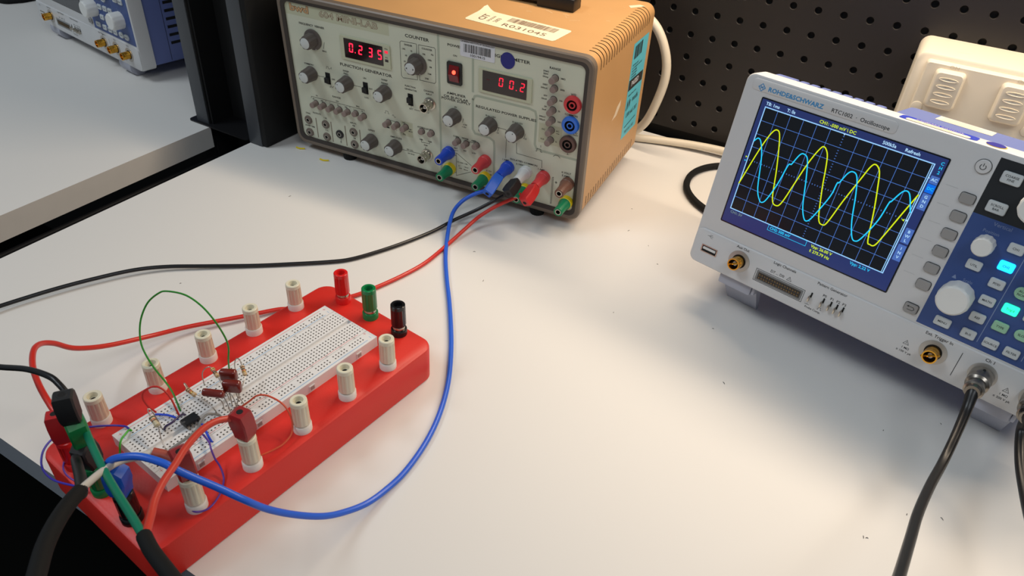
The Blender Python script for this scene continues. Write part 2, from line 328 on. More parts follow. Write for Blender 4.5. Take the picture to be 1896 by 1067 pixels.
    b.line([(119, 61.5), (120.6, 61.5), (120.6, 64), (123.6, 64), (123.6, 61.5), (125.2, 61.5)], 0.35, f)     # push symbols
    b.poly([(120, 45), (124.5, 45), (123.4, 46.8), (121.2, 46.8)], f)
    b.line([(128.5+i*.7, 60.4+1.3*sin(i*1.05)) for i in range(7)], 0.35, f)
    b.line([(127, 44.5), (128.5, 47), (130, 44.5), (131.5, 47), (133, 44.5)], 0.35, f)
    b.line([(137, 43.5), (138.5, 43.5), (138.5, 46), (140.5, 46), (140.5, 43.5), (142, 43.5)], 0.35, f)
    b.line([(289.5, 63.6), (291, 63.6), (291, 66.4), (295, 66.4), (295, 63.6), (296.5, 63.6)], 0.45, f)
    b.line([(308, 62.5), (310, 64.5), (313, 64.5), (315, 62.5)], 0.45, f)
    for cx, cz in ((58.5, 12.6), (329, 92)):
        for k, w in enumerate((2.4, 1.6, 0.8)): b.line([(cx-w/2, cz-k*.8), (cx+w/2, cz-k*.8)], 0.3, f)
    b.build('panel_lettering', [INK], t, smooth=0)
    # outlined brand lettering on the strip
    OUT = mat('logo_outline', (118, 88, 64), 0.6); INN = mat('logo_fill', (188, 184, 158), 0.6); BR = mat('logo_orange', (196, 156, 112), 0.6)
    b = MB()
    b.text('604 MINI-LAB', (84.5, 2.70, 149.3), (1, 0, 0), (0, 0, 1), 8.6, 0, 1.36, bold=0.036)
    b.text('604 MINI-LAB', (84.5, 2.64, 149.3), (1, 0, 0), (0, 0, 1), 8.6, 1, 1.36, bold=-0.004)
    b.text('bwd', (26, 2.70, 150.2), (1, 0, 0), (0, 0, 1), 9.6, 0, 1.42, bold=0.06)
    b.text('bwd', (26, 2.64, 150.2), (1, 0, 0), (0, 0, 1), 9.6, 2, 1.42, bold=0.02)
    b.build('brand_lettering', [OUT, INN, BR], t, smooth=0)
    # panel dashes (brown separators)
    b = MB()
    for x, z0, z1 in ((27.8, 33.5, 10), (47.8, 33.8, 10), (66.2, 33.6, 10), (85.2, 33.7, 12)): b.poly([(x-.6, z0), (x+.6, z0), (x+.6, z1), (x-.6, z1)], f)
    b.build('separator_bars', [mat('bar_brown', (128, 116, 98), 0.5)], t, smooth=0)
    # displays
    def display(x0, x1, z0, z1, fx, fz, digits, big, m, dots, extra=None):
        b = MB(); b.rings([[(x, 2.8, z) for x, z in rrect(*fx, *fz, 1)], [(x, 1.6, z) for x, z in rrect(*fx, *fz, 1)]], 0)
        w = b.build('display_frame', [PANEL2], t)
        b = MB(); b.box(x0, x1, 1.3, 3, z0, z1); d = b.build('display_window', [WINDOW], w)
        b = MB(); g = lambda x, z: (x, 1.22, z)
        for ch, x, z in digits: seg7(b, ch, g, x, z, big)
        for x, z in dots: b.poly([(x+.6*cos(a*pi/4), z+.6*sin(a*pi/4)) for a in range(8)], g)
        b.build('digits', [m], w, smooth=0)
        return w
    w = display(78, 123.4, 112.3, 131.6, (73, 131.6), (109.6, 133.6), [('0', 86.3, 123.2), ('2', 97.4, 123.0), ('3', 109.2, 123.0), ('5', 119.9, 122.8)], 9.4, LEDRED, [(90.9, 119.2)])
    b = MB(); g = lambda x, z: (x, 1.5, z)
    b.poly([(125.6, 125.6), (129.4, 125.6), (129.4, 128.2), (125.6, 128.2)], g, 0); b.poly([(125.6, 117), (129.4, 117), (129.4, 119.6), (125.6, 119.6)], g, 1)
    b.text('MHz', (127.5, 1.5, 130), (1, 0, 0), (0, 0, 1), 1.9, 1); b.text('kHz', (127.5, 1.5, 121.6), (1, 0, 0), (0, 0, 1), 1.9, 1)
    b.build('indicator_lamps', [LEDDIM, WINDOW], w, smooth=0)
    w = display(232.8, 277.8, 112.4, 131.4, (228.6, 282.7), (109.8, 133.0), [('0', 251.9, 123.9), ('0', 262.6, 123.7), ('2', 273.5, 123.5)], 8.6, LEDDIM, [(267.6, 119.6)])
    b = MB(); seg7(b, '-', lambda x, z: (x, 1.22, z), 238.6, 123.6, 8.6); b.build('minus_sign', [mat('led_off', (80, 24, 34), 0.4)], w, smooth=0)
    # knobs
    def knob(x, z, skirt=False, dots=True, ang=-2.0):
        T = axis((x, 2.8, z), (0, -1, 0), (1, 0, 0)); b = MB()
        if skirt:
            b.lathe([(10.6, 0.4), (10.4, 1.6), (9.0, 2.2)], 36, 0, T)
            for a in (1.2, 1.75, 2.3): b.lathe([(0.5, 2.3), (0.4, 2.5)], 6, 1, T@Matrix.Translation((9.6*cos(a), -9.6*sin(a), -0.4)))
        b.lathe([(7.9, 0.5), (7.7, 2), (6.9, 12.6), (6.4, 13.4)], 64, 0, T, flute=8, depth=0.75, f0=1, f1=3)
        k = b.build('knob', [KNOB, WHITEP], t)
        b = MB(); b.lathe([(5.4, 13.3), (5.4, 13.7), (5.0, 13.9)], 28, 0, T); b.build('knob_cap', [KCAP], k)
        b = MB(); g = lambda u, v: tuple(T@Vector((u, -v, 13.97)))
        if dots: b.poly([(3.6*cos(ang)+.55*cos(a*pi/4), 3.6*sin(ang)+.55*sin(a*pi/4)) for a in range(8)], g)
        elif skirt == 2:
            b.poly([(-4.6, 0), (-3, 1), (-3, -1)], g); b.poly([(4.6, 0), (3, 1), (3, -1)], g)
        if b.f: b.build('pointer_mark', [INK], k, smooth=0)
    knob(38.9, 121.9, 1, False); knob(161.8, 121.8, 2, False)
    for x, z, a in ((31, 84.8, -2.4), (76.3, 84.4, -2.4), (122.5, 84.8, -2.4), (202, 78.4, .9), (100.7, 25.4, -2.2), (130.7, 26.6, -2.2), (241.2, 78.9, -.8), (269.5, 79.0, -1.1)): knob(x, z, ang=a)
    # push buttons
    def button(x, z, h):
        b = MB(); T = axis((x, 2.8, z), (0, -1, 0)); b.lathe([(3.5, 0), (3.5, .25)], 20, 1, T)
        b.lathe([(3.15, 0), (3.0, h-.3), (2.7, h)], 20, 0, T); b.build('push_button', [BUTTON, HOLE], t)
    for x in (31.4, 41.6, 51.9, 62.2, 72.6, 93.0): button(x, 51.6, 8)
    button(82.9, 52.3, 4.5)
    for x in (123.4, 134.1, 144.4): button(x, 51.9, 8)
    button(163.6, 52.2, 4); button(175.0, 53.0, 5)
    button(205.4, 52.2, 7.5); button(214.9, 51.7, 7.5); button(226.5, 53.0, 6)
    for z, h in ((138.8, 9), (129.3, 5), (118.6, 9), (108.6, 9), (98.9, 9), (88.7, 9), (78.8, 9)): button(304.2, z, h)
    # small sockets
    for k, (x, z) in enumerate(((17.5, 28.9), (17.2, 14.1), (40.6, 29.1), (40.4, 14.3), (58.5, 21.9), (77.2, 29.1), (77, 14.6))):
        T = axis((x, 2.8, z), (0, -1, 0)); b = MB()
        b.lathe([(4.8, 0), (4.7, 1.2), (4.0, 1.7), (2.4, 1.7)], 24, 0, T, cap1=False); b.lathe([(2.4, 0.8), (2.4, 1.75), (1.8, 1.75), (1.8, .9)], 18, 1, T, cap0=False, cap1=False); b.lathe([(2.3, .5), (2.3, .9)], 16, 2, T)
        o_ = b.build('jack_socket', [BLACK if k == 4 else mat('socket_grey_brown', (112, 100, 90), 0.45), NICKEL, HOLE], t)
        if k == 4: o_['label'] = 'black socket'
    for x, z in ((174.3, 84.4), (168.9, 26.8)): bnc(t, axis((x, 2.8, z), (0, -1, 0)), NICKEL, 13)
    # slide switches
    for x, z, up in ((51.2, 83.6, -1), (97.9, 83.4, -1), (151.3, 83.2, 1)):
        b = MB(); b.box(x-2.4, x+3.4, 2.5, 3, z-6.2, z+6.2); s_ = b.build('slide_switch', [HOLE], t)
        b = MB(); zz = z-1.0 if up < 0 else z+.5; b.box(x-2, x+2.6, -0.8, 2.6, zz-3.2, zz+2.6, r=.4)
        for i in range(4): b.box(x-2, x+2.6, -1.2, -.8, zz-2.6+i*1.3, zz-2.1+i*1.3)
        b.build('slider', [BLACK], s_)
    # lit rocker
    b = MB(); b.rings([[(x, y, z) for x, z in rrect(195, 210.8, 110.8, 132.4, 1.6)] for y in (2.8, 1.2)]); pw = b.build('power_switch', [BLACK], t)
    RK = mat('rocker_red', (84, 8, 14), 0.2, emit=0.04, ecol=(255, 20, 20), coat=.4)
    b = MB(); b.add([(197.8, 1, 113.5), (208, 1, 113.5), (208, -1.6, 121), (197.8, -1.6, 121), (208, 1.0, 129.5), (197.8, 1.0, 129.5), (197.8, 2, 113.5), (208, 2, 113.5), (208, 2, 129.5), (197.8, 2, 129.5)],
                    [(0, 1, 2, 3), (3, 2, 4, 5), (0, 3, 5, 9, 6), (1, 7, 8, 4, 2), (0, 6, 7, 1), (5, 4, 8, 9)]); b.build('rocker', [RK], pw, smooth=0)
    b = MB(); b.lathe([(2.0, 0), (1.8, .5), (1, .8)], 16, 0, axis((203.6, -0.7, 123.6), (0, -1, 0.3))); b.build('neon_lamp', [mat('neon_glow', (255, 70, 50), .4, emit=5, ecol=(255, 60, 40))], pw)
    # shrouded sockets
    for x, z, m in ((323, 118.4, REDP), (322.7, 98.6, P('socket_blue', (44, 112, 214))), (322, 79.4, P('socket_brown', (92, 66, 58)))):
        T = axis((x, 2.8, z), (0, -1, 0)); b = MB()
        b.lathe([(8.4, 0), (8.3, 2.2), (7.6, 3.2), (5.0, 3.2)], 36, 0, T, cap1=False); b.lathe([(5.0, 3.2), (5.0, .6)], 30, 1, T, cap0=False)
        b.lathe([(3.0, .6), (3.0, 3.0), (1.9, 3.0)], 24, 0, T, cap1=False); b.lathe([(1.9, .7), (1.9, 1.0)], 18, 1, T)
        b.build('banana_socket', [m, HOLE], t)
    # binding posts on the panel
    def post(x, z, m, ring):
        T = axis((x, 2.8, z), (0, -1, 0)); b = MB()
        b.lathe([(6.5, 0), (6.6, 1), (6.5, 5.2), (6.1, 5.6)], 32, 0, T); c_ = b.build('binding_post', [ring], t)
        b = MB(); b.lathe([(6.1, 5.4), (5.8, 8), (4.9, 12), (4.75, 21.6), (4.4, 22.2), (3.0, 22.2)], 36, 0, T, flute=12, depth=.25, f0=2, f1=3, cap1=False)
        b.build('post_cap', [m], c_)
        b = MB(); b.lathe([(3.0, 22.2), (2.9, 22.4), (2.2, 22.4), (2.2, 17)], 20, 0, T, cap0=False, cap1=False); b.lathe([(2.2, 17), (2.2, 17.4)], 16, 1, T); b.build('post_socket', [NICKEL, HOLE], c_)
    G2 = P('post_green', (18, 128, 82))
    for x, z, m, r in ((195.3, 37, BLUEP, BLUEP), (196, 18.6, G2, YELLOWP), (236.6, 38.6, REDP, REDP), (236.8, 19.6, G2, YELLOWP), (261.9, 38.6, BLUEP, BLUEP),
                       (281.3, 38.8, WHITEP, WHITEP), (300.3, 38.6, REDP, REDP), (325.4, 38.6, BROWNP, BROWNP), (326, 18.4, G2, YELLOWP), (281.6, 19, G2, YELLOWP)): post(x, z, m, r)
    # stickers on the front
    f = lambda x, z: (x, 2.55, z); f2 = lambda x, z: (x, 2.45, z)
    b = MB(); b.poly(rrect(208.7, 244.4, 139.8, 156.2, 1.5, 3), f, 0)
    b.text('CANBERRA INSTITUTE OF TECHNOLOGY', (226.6, 2.45, 153.9), (1, 0, 0), (0, 0, 1), 2.1, 1, .88, bold=.02)
    barcode(b, f2, 212.5, 240.5, 144.2, 151.8, 3, 1); b.text('10019415', (226.6, 2.45, 142), (1, 0, 0), (0, 0, 1), 3.2, 1, 1.25, bold=.01)
    b.build('asset_sticker', [WHITELAB, INK], t, smooth=0)
    b = MB(); b.poly([(257.4+7.2*cos(a*pi/16), 144.9+7.6*sin(a*pi/16)) for a in range(32)], f2); o_ = b.build('dot_sticker', [P('sticker_blue', (30, 36, 120), .5)], t, smooth=0)
    # curled paper barcode label on top
    b = MB(); o_ = Vector((197.1, 31.1)); ex = Vector((95.4, -10.2))/96; ey = Vector((0.06, 1)).normalized()
    def pt(a, c):
        q = max(0, 1-a/14)*max(0, (c-20)/14); lift = 5.5*q*q+0.12
        p = o_+ex*a+ey*c+Vector((a*0.03*c/33, 0)); return (p.x+3*q, p.y+4*q, H+lift-.5)
    nx, ny = 40, 12
    vs = [pt(96*i/nx+(1.6 if j in (0, ny) and i == 0 else -1.6 if j in (0, ny) and i == nx else 0), 33*j/ny) for j in range(ny+1) for i in range(nx+1)]
    b.add(vs, [(j*(nx+1)+i, j*(nx+1)+i+1, (j+1)*(nx+1)+i+1, (j+1)*(nx+1)+i) for j in range(ny) for i in range(nx)])
    U = (ex.x, ex.y, 0); V = (ey.x, ey.y, 0); INK2 = 1
    def at(a, c): p = pt(a, c); return (p[0], p[1], p[2]+.12)
    b.text('R031045', at(60, 8.5), U, V, 10, 1, 1.32); 
    b.text('CIT', at(13.5, 15), V, tuple(-k for k in U), 9.5, 1, 1.1, bold=.015); b.text('DICKSON', at(21.5, 15), V, tuple(-k for k in U), 3.6, 1, 1); b.text('2003', at(28, 15), V, tuple(-k for k in U), 6, 1, 1)
    barcode(b, lambda x, y: at(x, y), 36, 86, 18, 29, 5, 1)
    b.build('paper_label', [PAPER, mat('faded_ink', (120, 92, 74), .6)], t)
    # cyan test tag on the side
    b = MB(); g = lambda y, z: (Wd-.5, y, z); g1 = lambda y, z: (Wd-.35, y, z); g2 = lambda y, z: (Wd-.25, y, z)
    b.poly([(114, 140.5), (162, 138), (161, 36), (112, 38.5)], g, 0)
    barcode(b, g1, 119, 143, 123, 136.5, 9, 1); b.poly([(114.5, 102.8), (159.6, 99.5), (159.6, 88.5), (114, 91.5)], g1, 1)
    Yv, Zv = (0, 1, -.05), (0, .02, 1)
    b.text('PASSED', (Wd-.25, 134, 96), Yv, Zv, 7.5, 2, .95, bold=.02)
    for k, s in enumerate(('TEST DATE 14 09 21', 'BY  IT TECHNICIAN  NEXT TEST', 'PLANT NUMBER', 'DO NOT REMOVE', 'ID TAG NUMBER')): b.text(s, (Wd-.3, 118, 117-k*3.1), Yv, Zv, 2.3, 1, .95, align='LEFT', bold=.02)
    b.text('SAFE ELECTRICAL TESTED', (Wd-.3, 118, 85), Yv, Zv, 2.2, 1, 1, align='LEFT', bold=.02)
    b.line([(116, 70), (119, 79), (121, 71), (124, 80), (126, 72), (128, 78)], 2, g1, 1)
    b.text('madis', (Wd-.3, 143, 76), Yv, Zv, 9, 1, .95)
    b.text('1300 665 207', (Wd-.3, 136, 62), Yv, Zv, 7, 1, .95); b.line([(118, 50), (154, 50)], 1.0, g1, 1); b.text('TEST DUE  2022', (Wd-.3, 136, 42.5), Yv, Zv, 4.6, 1, .95)
    b.build('test_tag', [CYANLAB, INK, WHITELAB], t, smooth=0)
    # worn paint, old tape
    b = MB(); b.poly([(94, 91), (93, 85), (84, 78), (76, 78), (70.5, 77.5), (78, 82), (83, 88)], g, 0)
    b.build('worn_patch', [mat('bare_patch', (226, 206, 176), .5)], t, smooth=0)
    b = MB(); b.poly([(318, 151), (327, 160), (333, 158), (322, 145)], lambda x, y: (x, y, H-.45), 0); b.build('tape_scrap', [mat('bare_patch', (226, 206, 176), .5)], t, smooth=0)
    b = MB(); rnd = random.Random(11)
    for k in range(26):
        x, y, a, l = rnd.uniform(205, 318), rnd.uniform(75, 168), rnd.uniform(-.9, .5), rnd.uniform(1.5, 11)
        if 58 < x < 282 and 96 < y < 124: continue
        b.line([(x, y), (x+l*.5*cos(a), y+l*.5*sin(a)+.4), (x+l*cos(a), y+l*sin(a))], rnd.uniform(.25, .8), lambda p, q: (p, q, H-.5), 0)
    b.build('paint_scratches', [mat('scratch_tan', (222, 190, 146), .55)], t, smooth=0)['kind'] = 'stuff'
    # carrying handle
    b = MB(); b.box(240, 279, 100, 120, H-.8, H+11.5, 0, r=1.2); b.box(61, 100, 100, 120, H-.8, H+11.5, 0, r=1.2)
    b.box(96, 243, 103, 118, H+2.5, H+11, 0, r=1.2); b.box(104, 238, 106, 115, H+11, H+12.4, 1, r=.5)
    b.build('handle', [BLACK, P('handle_grey', (70, 70, 72), .4)], t)
    # feet
    for x, y, h in ((293, 9, 8.2), (64, 9, 8.2), (293, 160, 14.2), (64, 160, 14.2)):
        b = MB(); b.lathe([(7.6, 1.2), (7.6, -h*.7), (7.0, -h-.2)], 36, 0, Matrix.Translation((x, y, 0)), flute=18, depth=.35); b.build('foot', [RUBBER], t)
    return t
make_instrument()
TRACE_1 = [(3.7, 66.7), (10.4, 36.5), (14.9, 22.0), (18.5, 18.3), (22.0, 23.0), (27.9, 44.9), (32.9, 67.8), (37.5, 71.7), (40.8, 67.3), (44.7, 49.8), (48.5, 32.9), (52.3, 21.5), (54.9, 18.4), (58.8, 22.5), (61.5, 32.2), (64.6, 47.1), (70.3, 68.3), (74.6, 71.8), (77.3, 68.0), (81.5, 49.7), (86.6, 31.0), (89.4, 21.0), (92.0, 18.1), (96.0, 21.7), (99.3, 32.6), (103.4, 49.1), (107.6, 69.5), (110.0, 71.9), (113.2, 70.9), (116.1, 61.3), (120.6, 43.5), (124.8, 27.5)]
TRACE_2 = [(4.1, 31.7), (6.6, 28.6), (9.6, 30.7), (14.0, 41.3), (19.3, 64.2), (23.7, 72.5), (26.5, 73.5), (29.0, 69.4), (32.8, 55.3), (35.1, 40.4), (36.6, 38.5), (37.5, 37.8), (40.5, 29.9), (43.2, 28.1), (47.0, 30.9), (51.3, 44.6), (56.1, 63.7), (60.4, 72.6), (63.4, 73.4), (66.3, 67.9), (71.9, 50.2), (72.9, 39.6), (74.2, 38.3), (77.0, 30.5), (79.9, 28.0), (83.7, 30.4), (87.7, 42.1), (92.3, 60.6), (96.8, 71.7), (100.1, 73.7), (103.2, 69.7), (108.3, 53.7), (110.1, 39.7), (111.1, 37.9), (114.8, 29.6), (117.7, 27.8), (120.5, 30.5), (125.1, 40.8)]
# ------------------------------------------------------------------ oscilloscopes
SHELL = mat('light_grey_shell', (206, 206, 206), 0.42, noise=0.02)
SBLUE = mat('blue_housing', (98, 112, 168), 0.55, noise=0.04)
PBLUE = mat('control_panel_blue', (52, 78, 136), 0.45); PBLACK = mat('control_panel_black', (30, 34, 38), 0.45)
KEYG = mat('grey_key', (150, 148, 146), 0.5); KEYW = mat('translucent_key', (196, 202, 204), 0.4); FOOTG = mat('grey_foot', (170, 172, 184), 0.5)
WKNOB = mat('white_knob', (226, 226, 222), 0.42)
PRT = mat('dark_print', (46, 48, 50), 0.6); PRTW = mat('pale_print', (126, 142, 178), 0.6); RSBLUE = mat('logo_blue', (52, 140, 196), 0.5)
def E_(n, c, s=1.0): return mat(n, tuple(k*0.25 for k in c), 0.3, emit=s, ecol=c, noise=0)
def make_scope(M, on, label, flip):
    t = thing('oscilloscope', label, 'oscilloscope', M)
    Pf = lambda u, v, y=0.0: (u+17.5, y, 143-v)
    F = lambda y: (lambda u, v: Pf(u, v, y))
    X, Z = (1, 0, 0), (0, 0, 1)
    b = MB()
    o = rrect(0, 285, 0, 158.5, 7, 7); o1 = rrect(.6, 284.4, .6, 157.9, 6.6, 7); o2 = rrect(2, 283, 2, 156.8, 6, 7)
    b.rings([[(x, y, z) for x, z in p] for p, y in ((o, 18), (o, 1.6), (o1, .5), (o2, 0))], cap0=True, cap1=True)
    # lower connector strip stands slightly proud
    b.rings([[(x, y, z) for x, z in rrect(*q)] for q, y in (((0.8, 284.2, .8, 31.4, 6), 1.5), ((0.8, 284.2, .8, 31.0, 6), -.6), ((1.6, 283.4, 1.6, 30.2, 5.5), -1.2))])
    # logo plate
    b.rings([[(x, y, z) for x, z in rrect(*q)] for q, y in (((6, 112.8, 147.2, 155.8, 3), .5), ((6, 112.8, 147.2, 155.8, 3), -.3), ((6.5, 112.3, 147.7, 155.3, 2.6), -.6))])
    b.build('front_shell', [SHELL], t)
    b = MB(); b.box(3.5, 281.5, 17.5, 138, 3, 139, r=3)
    b.rings([[(x, y, z) for x, y in rrect(*q, 4)] for q, z in (((98, 264, 17.6, 70), 136), ((99, 263, 17.6, 69), 154), ((103, 260, 17.6, 64), 157.6))])
    for xa, xb in [(12, 30)]+[(31+8.2*k, 38.4+8.2*k) for k in range(8)]:
        b.rings([[(x, y, 136) for x, y in rrect(xa, xb, 17.6, 52, 2)], [(x, y, 154.5) for x, y in rrect(xa, xb, 17.6, 34, 2)], [(x, y, 158.2) for x, y in rrect(xa+.8, xb-.8, 17.6, 28, 1.8)]])
    hs = b.build('rear_housing', [SBLUE], t)
    b = MB()
    for k in range(11):
        for x in (3.3, 280.7): b.box(x, x+1, 46, 68, 26+10.2*k, 29.6+10.2*k)
    b.box(3.4, 281.6, 42, 42.6, 6, 138)
    b.build('vent_slots', [HOLE], hs)
    # display
    b = MB(); b.rings([[Pf(*p, -.3) for p in rrect(-1, 133.5, -1, 100.4, 1, 3)], [Pf(*p, .4) for p in rrect(-1, 133.5, -1, 100.4, 1, 3)]]); dp = b.build('display', [P('display_edge', (18, 20, 28), .2)], t)
    if on:
        b = MB(); b.poly([(0, 0), (132.5, 0), (132.5, 99.4), (0, 99.4)], F(-.42), 0); b.poly([(3.9, 5.3), (125.8, 5.3), (125.6, 87.5), (3.9, 87.5)], F(-.5), 1)
        b.build('backlit_screen', [mat('screen_blue', (10, 12, 30), .15, emit=1, ecol=(36, 48, 98), noise=0), mat('screen_black', (6, 7, 9), .15, emit=1, ecol=(12, 15, 20), noise=0)], dp, smooth=0)
        b = MB(); gx = [3.9+121.8*i/12 for i in range(13)]; gz = [5.3+82.2*i/8 for i in range(9)]
        for i in range(1, 12):
            if i != 6: b.line([(gx[i], 5.3), (gx[i], 87.5)], .33, F(-.56))
        for j in range(1, 8):
            if j != 4: b.line([(3.9, gz[j]), (125.7, gz[j])], .33, F(-.56))
        for i in range(60): b.poly([(3.9+121.8*i/60-.35, 46.2), (3.9+121.8*i/60+.35, 46.2), (3.9+121.8*i/60+.35, 46.6), (3.9+121.8*i/60-.35, 46.6)], F(-.56)); b.line([(3.9+121.8*i/60, 45.8), (3.9+121.8*i/60, 47)], .22, F(-.57))
        for j in range(40): b.line([(64.8, 5.3+82.2*j/40-.35), (64.8, 5.3+82.2*j/40+.35)], .33, F(-.56)); b.line([(64.2, 5.3+82.2*j/40), (65.4, 5.3+82.2*j/40)], .22, F(-.57))
        b.line([(3.9, 5.3), (125.8, 5.3), (125.6, 87.5), (3.9, 87.5)], .75, F(-.6), 1, closed=True); b.line([(124.6, 6), (124.4, 87)], .5, F(-.59), 1)
        b.build('graticule', [E_('grid_blue', (74, 118, 200)), E_('grid_border', (150, 204, 252))], dp, smooth=0)
        b = MB(); b.line([tuple(p)[:2] for p in catmull([(*p, 0) for p in TRACE_1], 5)], .85, F(-.66)); b.build('waveform', [E_('trace_yellow', (208, 226, 10), 1.1)], dp, smooth=0)['label'] = 'yellow trace'
        b = MB(); b.line([tuple(p)[:2] for p in catmull([(*p, 0) for p in TRACE_2], 5)], .85, F(-.72)); b.build('waveform', [E_('trace_cyan', (30, 196, 244), 1.1)], dp, smooth=0)['label'] = 'cyan trace'
        b = MB(); T = lambda s, u, v, h, m, w=1.0, al='CENTER', bo=.02: b.text(s, Pf(u, v, -.8), X, Z, h*1.3, m, w, align=al, bold=bo)
        T('TB: 1ms', 9.1, 2.6, 2.5, 0); T('T: 0s', 23.6, 2.6, 2.5, 0); T('CH1: -500 mV \\ DC', 58.6, 2.7, 2.5, 1); T('500kSa', 95, 2.6, 2.5, 0); T('Refresh', 110.5, 2.6, 2.5, 0)
        for k, c in enumerate('CH2'): T(c, 130.1, 3.6+3.1*k, 2.3, 2)
        bq = b; b = MB()
        for z0, z1, m in ((12.6, 17.9, 4), (18.3, 24.4, 5), (25, 36.6, 4), (51, 62, 4), (63.4, 75.6, 4)): b.poly([(127, z0), (132.4, z0), (132.4, z1), (127, z1)], F(-.6), m)
        T('AC', 129.8, 15.2, 2.2, 0); T('DC', 129.8, 21.4, 2.2, 2)
        for s, z in (('GND', 27.4), ('BWL', 53.4), ('INV', 66.2)):
            for k, c in enumerate(s): T(c, 129.7, z+3.3*k, 2.2, 0)
        SM = [E_('text_white', (176, 218, 250)), E_('text_yellow', (206, 232, 30)), E_('text_cyan', (30, 190, 240)), E_('text_dim', (110, 130, 130)), E_('menu_blue', (70, 104, 178)), E_('menu_bright', (0, 104, 226))]
        b.build('side_menu', SM, dp, smooth=0); b = bq
        T('CH1: 5V', 10, 90, 2.2, 3); T('CH2: 500 mV', 47.4, 89.9, 2.3, 2, bo=.03); b.line([(37.6, 87.8), (68.8, 87.8), (68.8, 92), (37.6, 92)], .35, F(-.7), 2, closed=True)
        T('Vpp: 26.00 V', 80.9, 90, 2.4, 1); T('f: 275.79 Hz', 80.6, 93.8, 2.4, 1); T('Vpp: 2.22 V', 110, 90, 2.4, 2)
        b.poly([(124, 46.5), (125.8, 45.6), (125.8, 47.4)], F(-.8), 0); b.poly([(121.8, 47), (123.6, 46.1), (123.6, 47.9)], F(-.8), 1); b.poly([(64, 5), (65.7, 5), (64.85, 6.6)], F(-.8), 0); b.poly([(125.6, 14), (126.9, 14.7), (125.6, 15.4)], F(-.8), 0)
        b.poly([(2, 44), (3.6, 44.7), (2, 45.4)], F(-.8), 1); b.poly([(2, 47), (3.6, 47.7), (2, 48.4)], F(-.8), 2)
        b.build('screen_readouts', [E_('text_white', (176, 218, 250)), E_('text_yellow', (206, 232, 30)), E_('text_cyan', (30, 190, 240)), E_('text_dim', (110, 130, 130)), E_('menu_blue', (70, 104, 178)), E_('menu_bright', (0, 104, 226))], dp, smooth=0)
    else:
        b = MB(); b.poly([(0, 0), (132.5, 0), (132.5, 99.4), (0, 99.4)], F(-.42), 0); b.build('dark_screen', [mat('screen_off', (70, 72, 76), .2)], dp, smooth=0)
    # keys
    def key(u, v, w, h, m, name='key', r=1.4, y0=-.2, y1=-1.6, txt=None, tm=PRT, par=None, th=2.0):
        b = MB(); b.rings([[Pf(*p, y) for p in rrect(u-w/2+d, u+w/2-d, v-h/2+d, v+h/2-d, max(.2, r-d), 4)] for d, y in ((0, y0+.5), (0, y1+.4), (.4, y1))]); k = b.build(name, [m], par or t)
        if txt:
            b = MB(); n = len(txt)
            for i, s in enumerate(txt): b.text(s, Pf(u, v+(i-(n-1)/2)*(th+.6), y1-.06), X, Z, th*1.25, 0, 1, bold=.01)
            b.build('key_lettering', [tm], k, smooth=0)
        return k
    for k in range(6):
        key(152.2, 19.3+12.93*k, 9.2, 7.0, HOLE, 'key_recess', 1.8, .3, -.12) if False else None
        b = MB(); b.poly(rrect(147.3, 157.0, 15.5+12.93*k, 22.8+12.93*k, 2, 4), F(-.05), 0); b.line([(137, 15.2+12.93*k), (144.6, 15.2+12.93*k)], .3, F(-.05), 1)
        b.build('key_surround', [P('surround_dark', (60, 60, 60)), P('shell_shade', (186, 187, 188))], t, smooth=0); key(152.1, 19.3+12.93*k, 8.9, 6.6, KEYG, 'soft_key')
    b = MB(); b.poly(rrect(147.2, 156.9, 99.2, 106.8, 2, 4), F(-.05)); b.build('key_surround', [P('surround_dark', (60, 60, 60))], t, smooth=0)
    bk = key(152, 103.2, 8.9, 6.8, KEYG, 'back_key'); b = MB(); b.line([(149.6, 101.8), (153.4, 101.8), (154.4, 103), (153.4, 104.2), (149.8, 104.2)], .4, F(-1.66)); b.poly([(149, 101.8), (150.4, 101), (150.4, 102.6)], F(-1.66)); b.build('arrow_symbol', [PRT], bk, smooth=0)
    b = MB(); T_ = axis(Pf(152, -2.8), (0, -1, 0)); b.lathe([(4.9, 0.03), (4.9, .05)], 28, 1, T_); b.lathe([(4.5, 0), (4.5, 1.0), (4, 1.4)], 28, 0, T_)
    pk = b.build('power_key', [SHELL, P('surround_dark', (60, 60, 60))], t); b = MB(); b.line([(152+1.7*cos(radians(a)), -2.7+1.7*sin(radians(a))) for a in range(-50, 231, 20)], .45, F(-1.45)); b.line([(152, -5.1), (152, -3)], .45, F(-1.45)); b.build('power_symbol', [PRT], pk, smooth=0)
    # control panel
    b = MB(); b.poly([(158.6, -11.4), (264.6, -11.4), (264.6, 26), (158.6, 26)], F(-.1), 0); b.poly([(158.6, 26), (264.6, 26), (264.6, 110.6), (158.6, 110.6)], F(-.1), 1)
    b.line([(196.8, 28), (196.8, 106)], .45, F(-.16), 2); b.line([(224, 28), (224, 106)], .45, F(-.16), 2)
    for s, u, v, h in (('Vertical', 177.8, 28.6, 2.8), ('Position', 173.4, 34.4, 2.4), ('Scale', 175, 70, 2.4), ('Trigger', 210, 28.6, 2.8), ('Levels', 210, 34.4, 2.4), ('Horizontal', 243, 28.6, 2.8), ('Position', 240, 34.4, 2.4), ('Time Scale', 241, 70, 2.2)):
        b.text(s, Pf(u, v, -.18), X, Z, h*1.25, 2)
    b.poly([(165.2, 71.4), (168.2, 71.4), (166.7, 68.6)], F(-.18), 2)
    b.build('control_panel', [PBLACK, PBLUE, PRTW], t, smooth=0)
    kk = lambda u, v, s, w=9.2, h=6.6, m=KEYW, r=1.3, name='key', tm=PRT: key(u, v, w, h, m, name, r, txt=s, tm=tm, th=1.7)
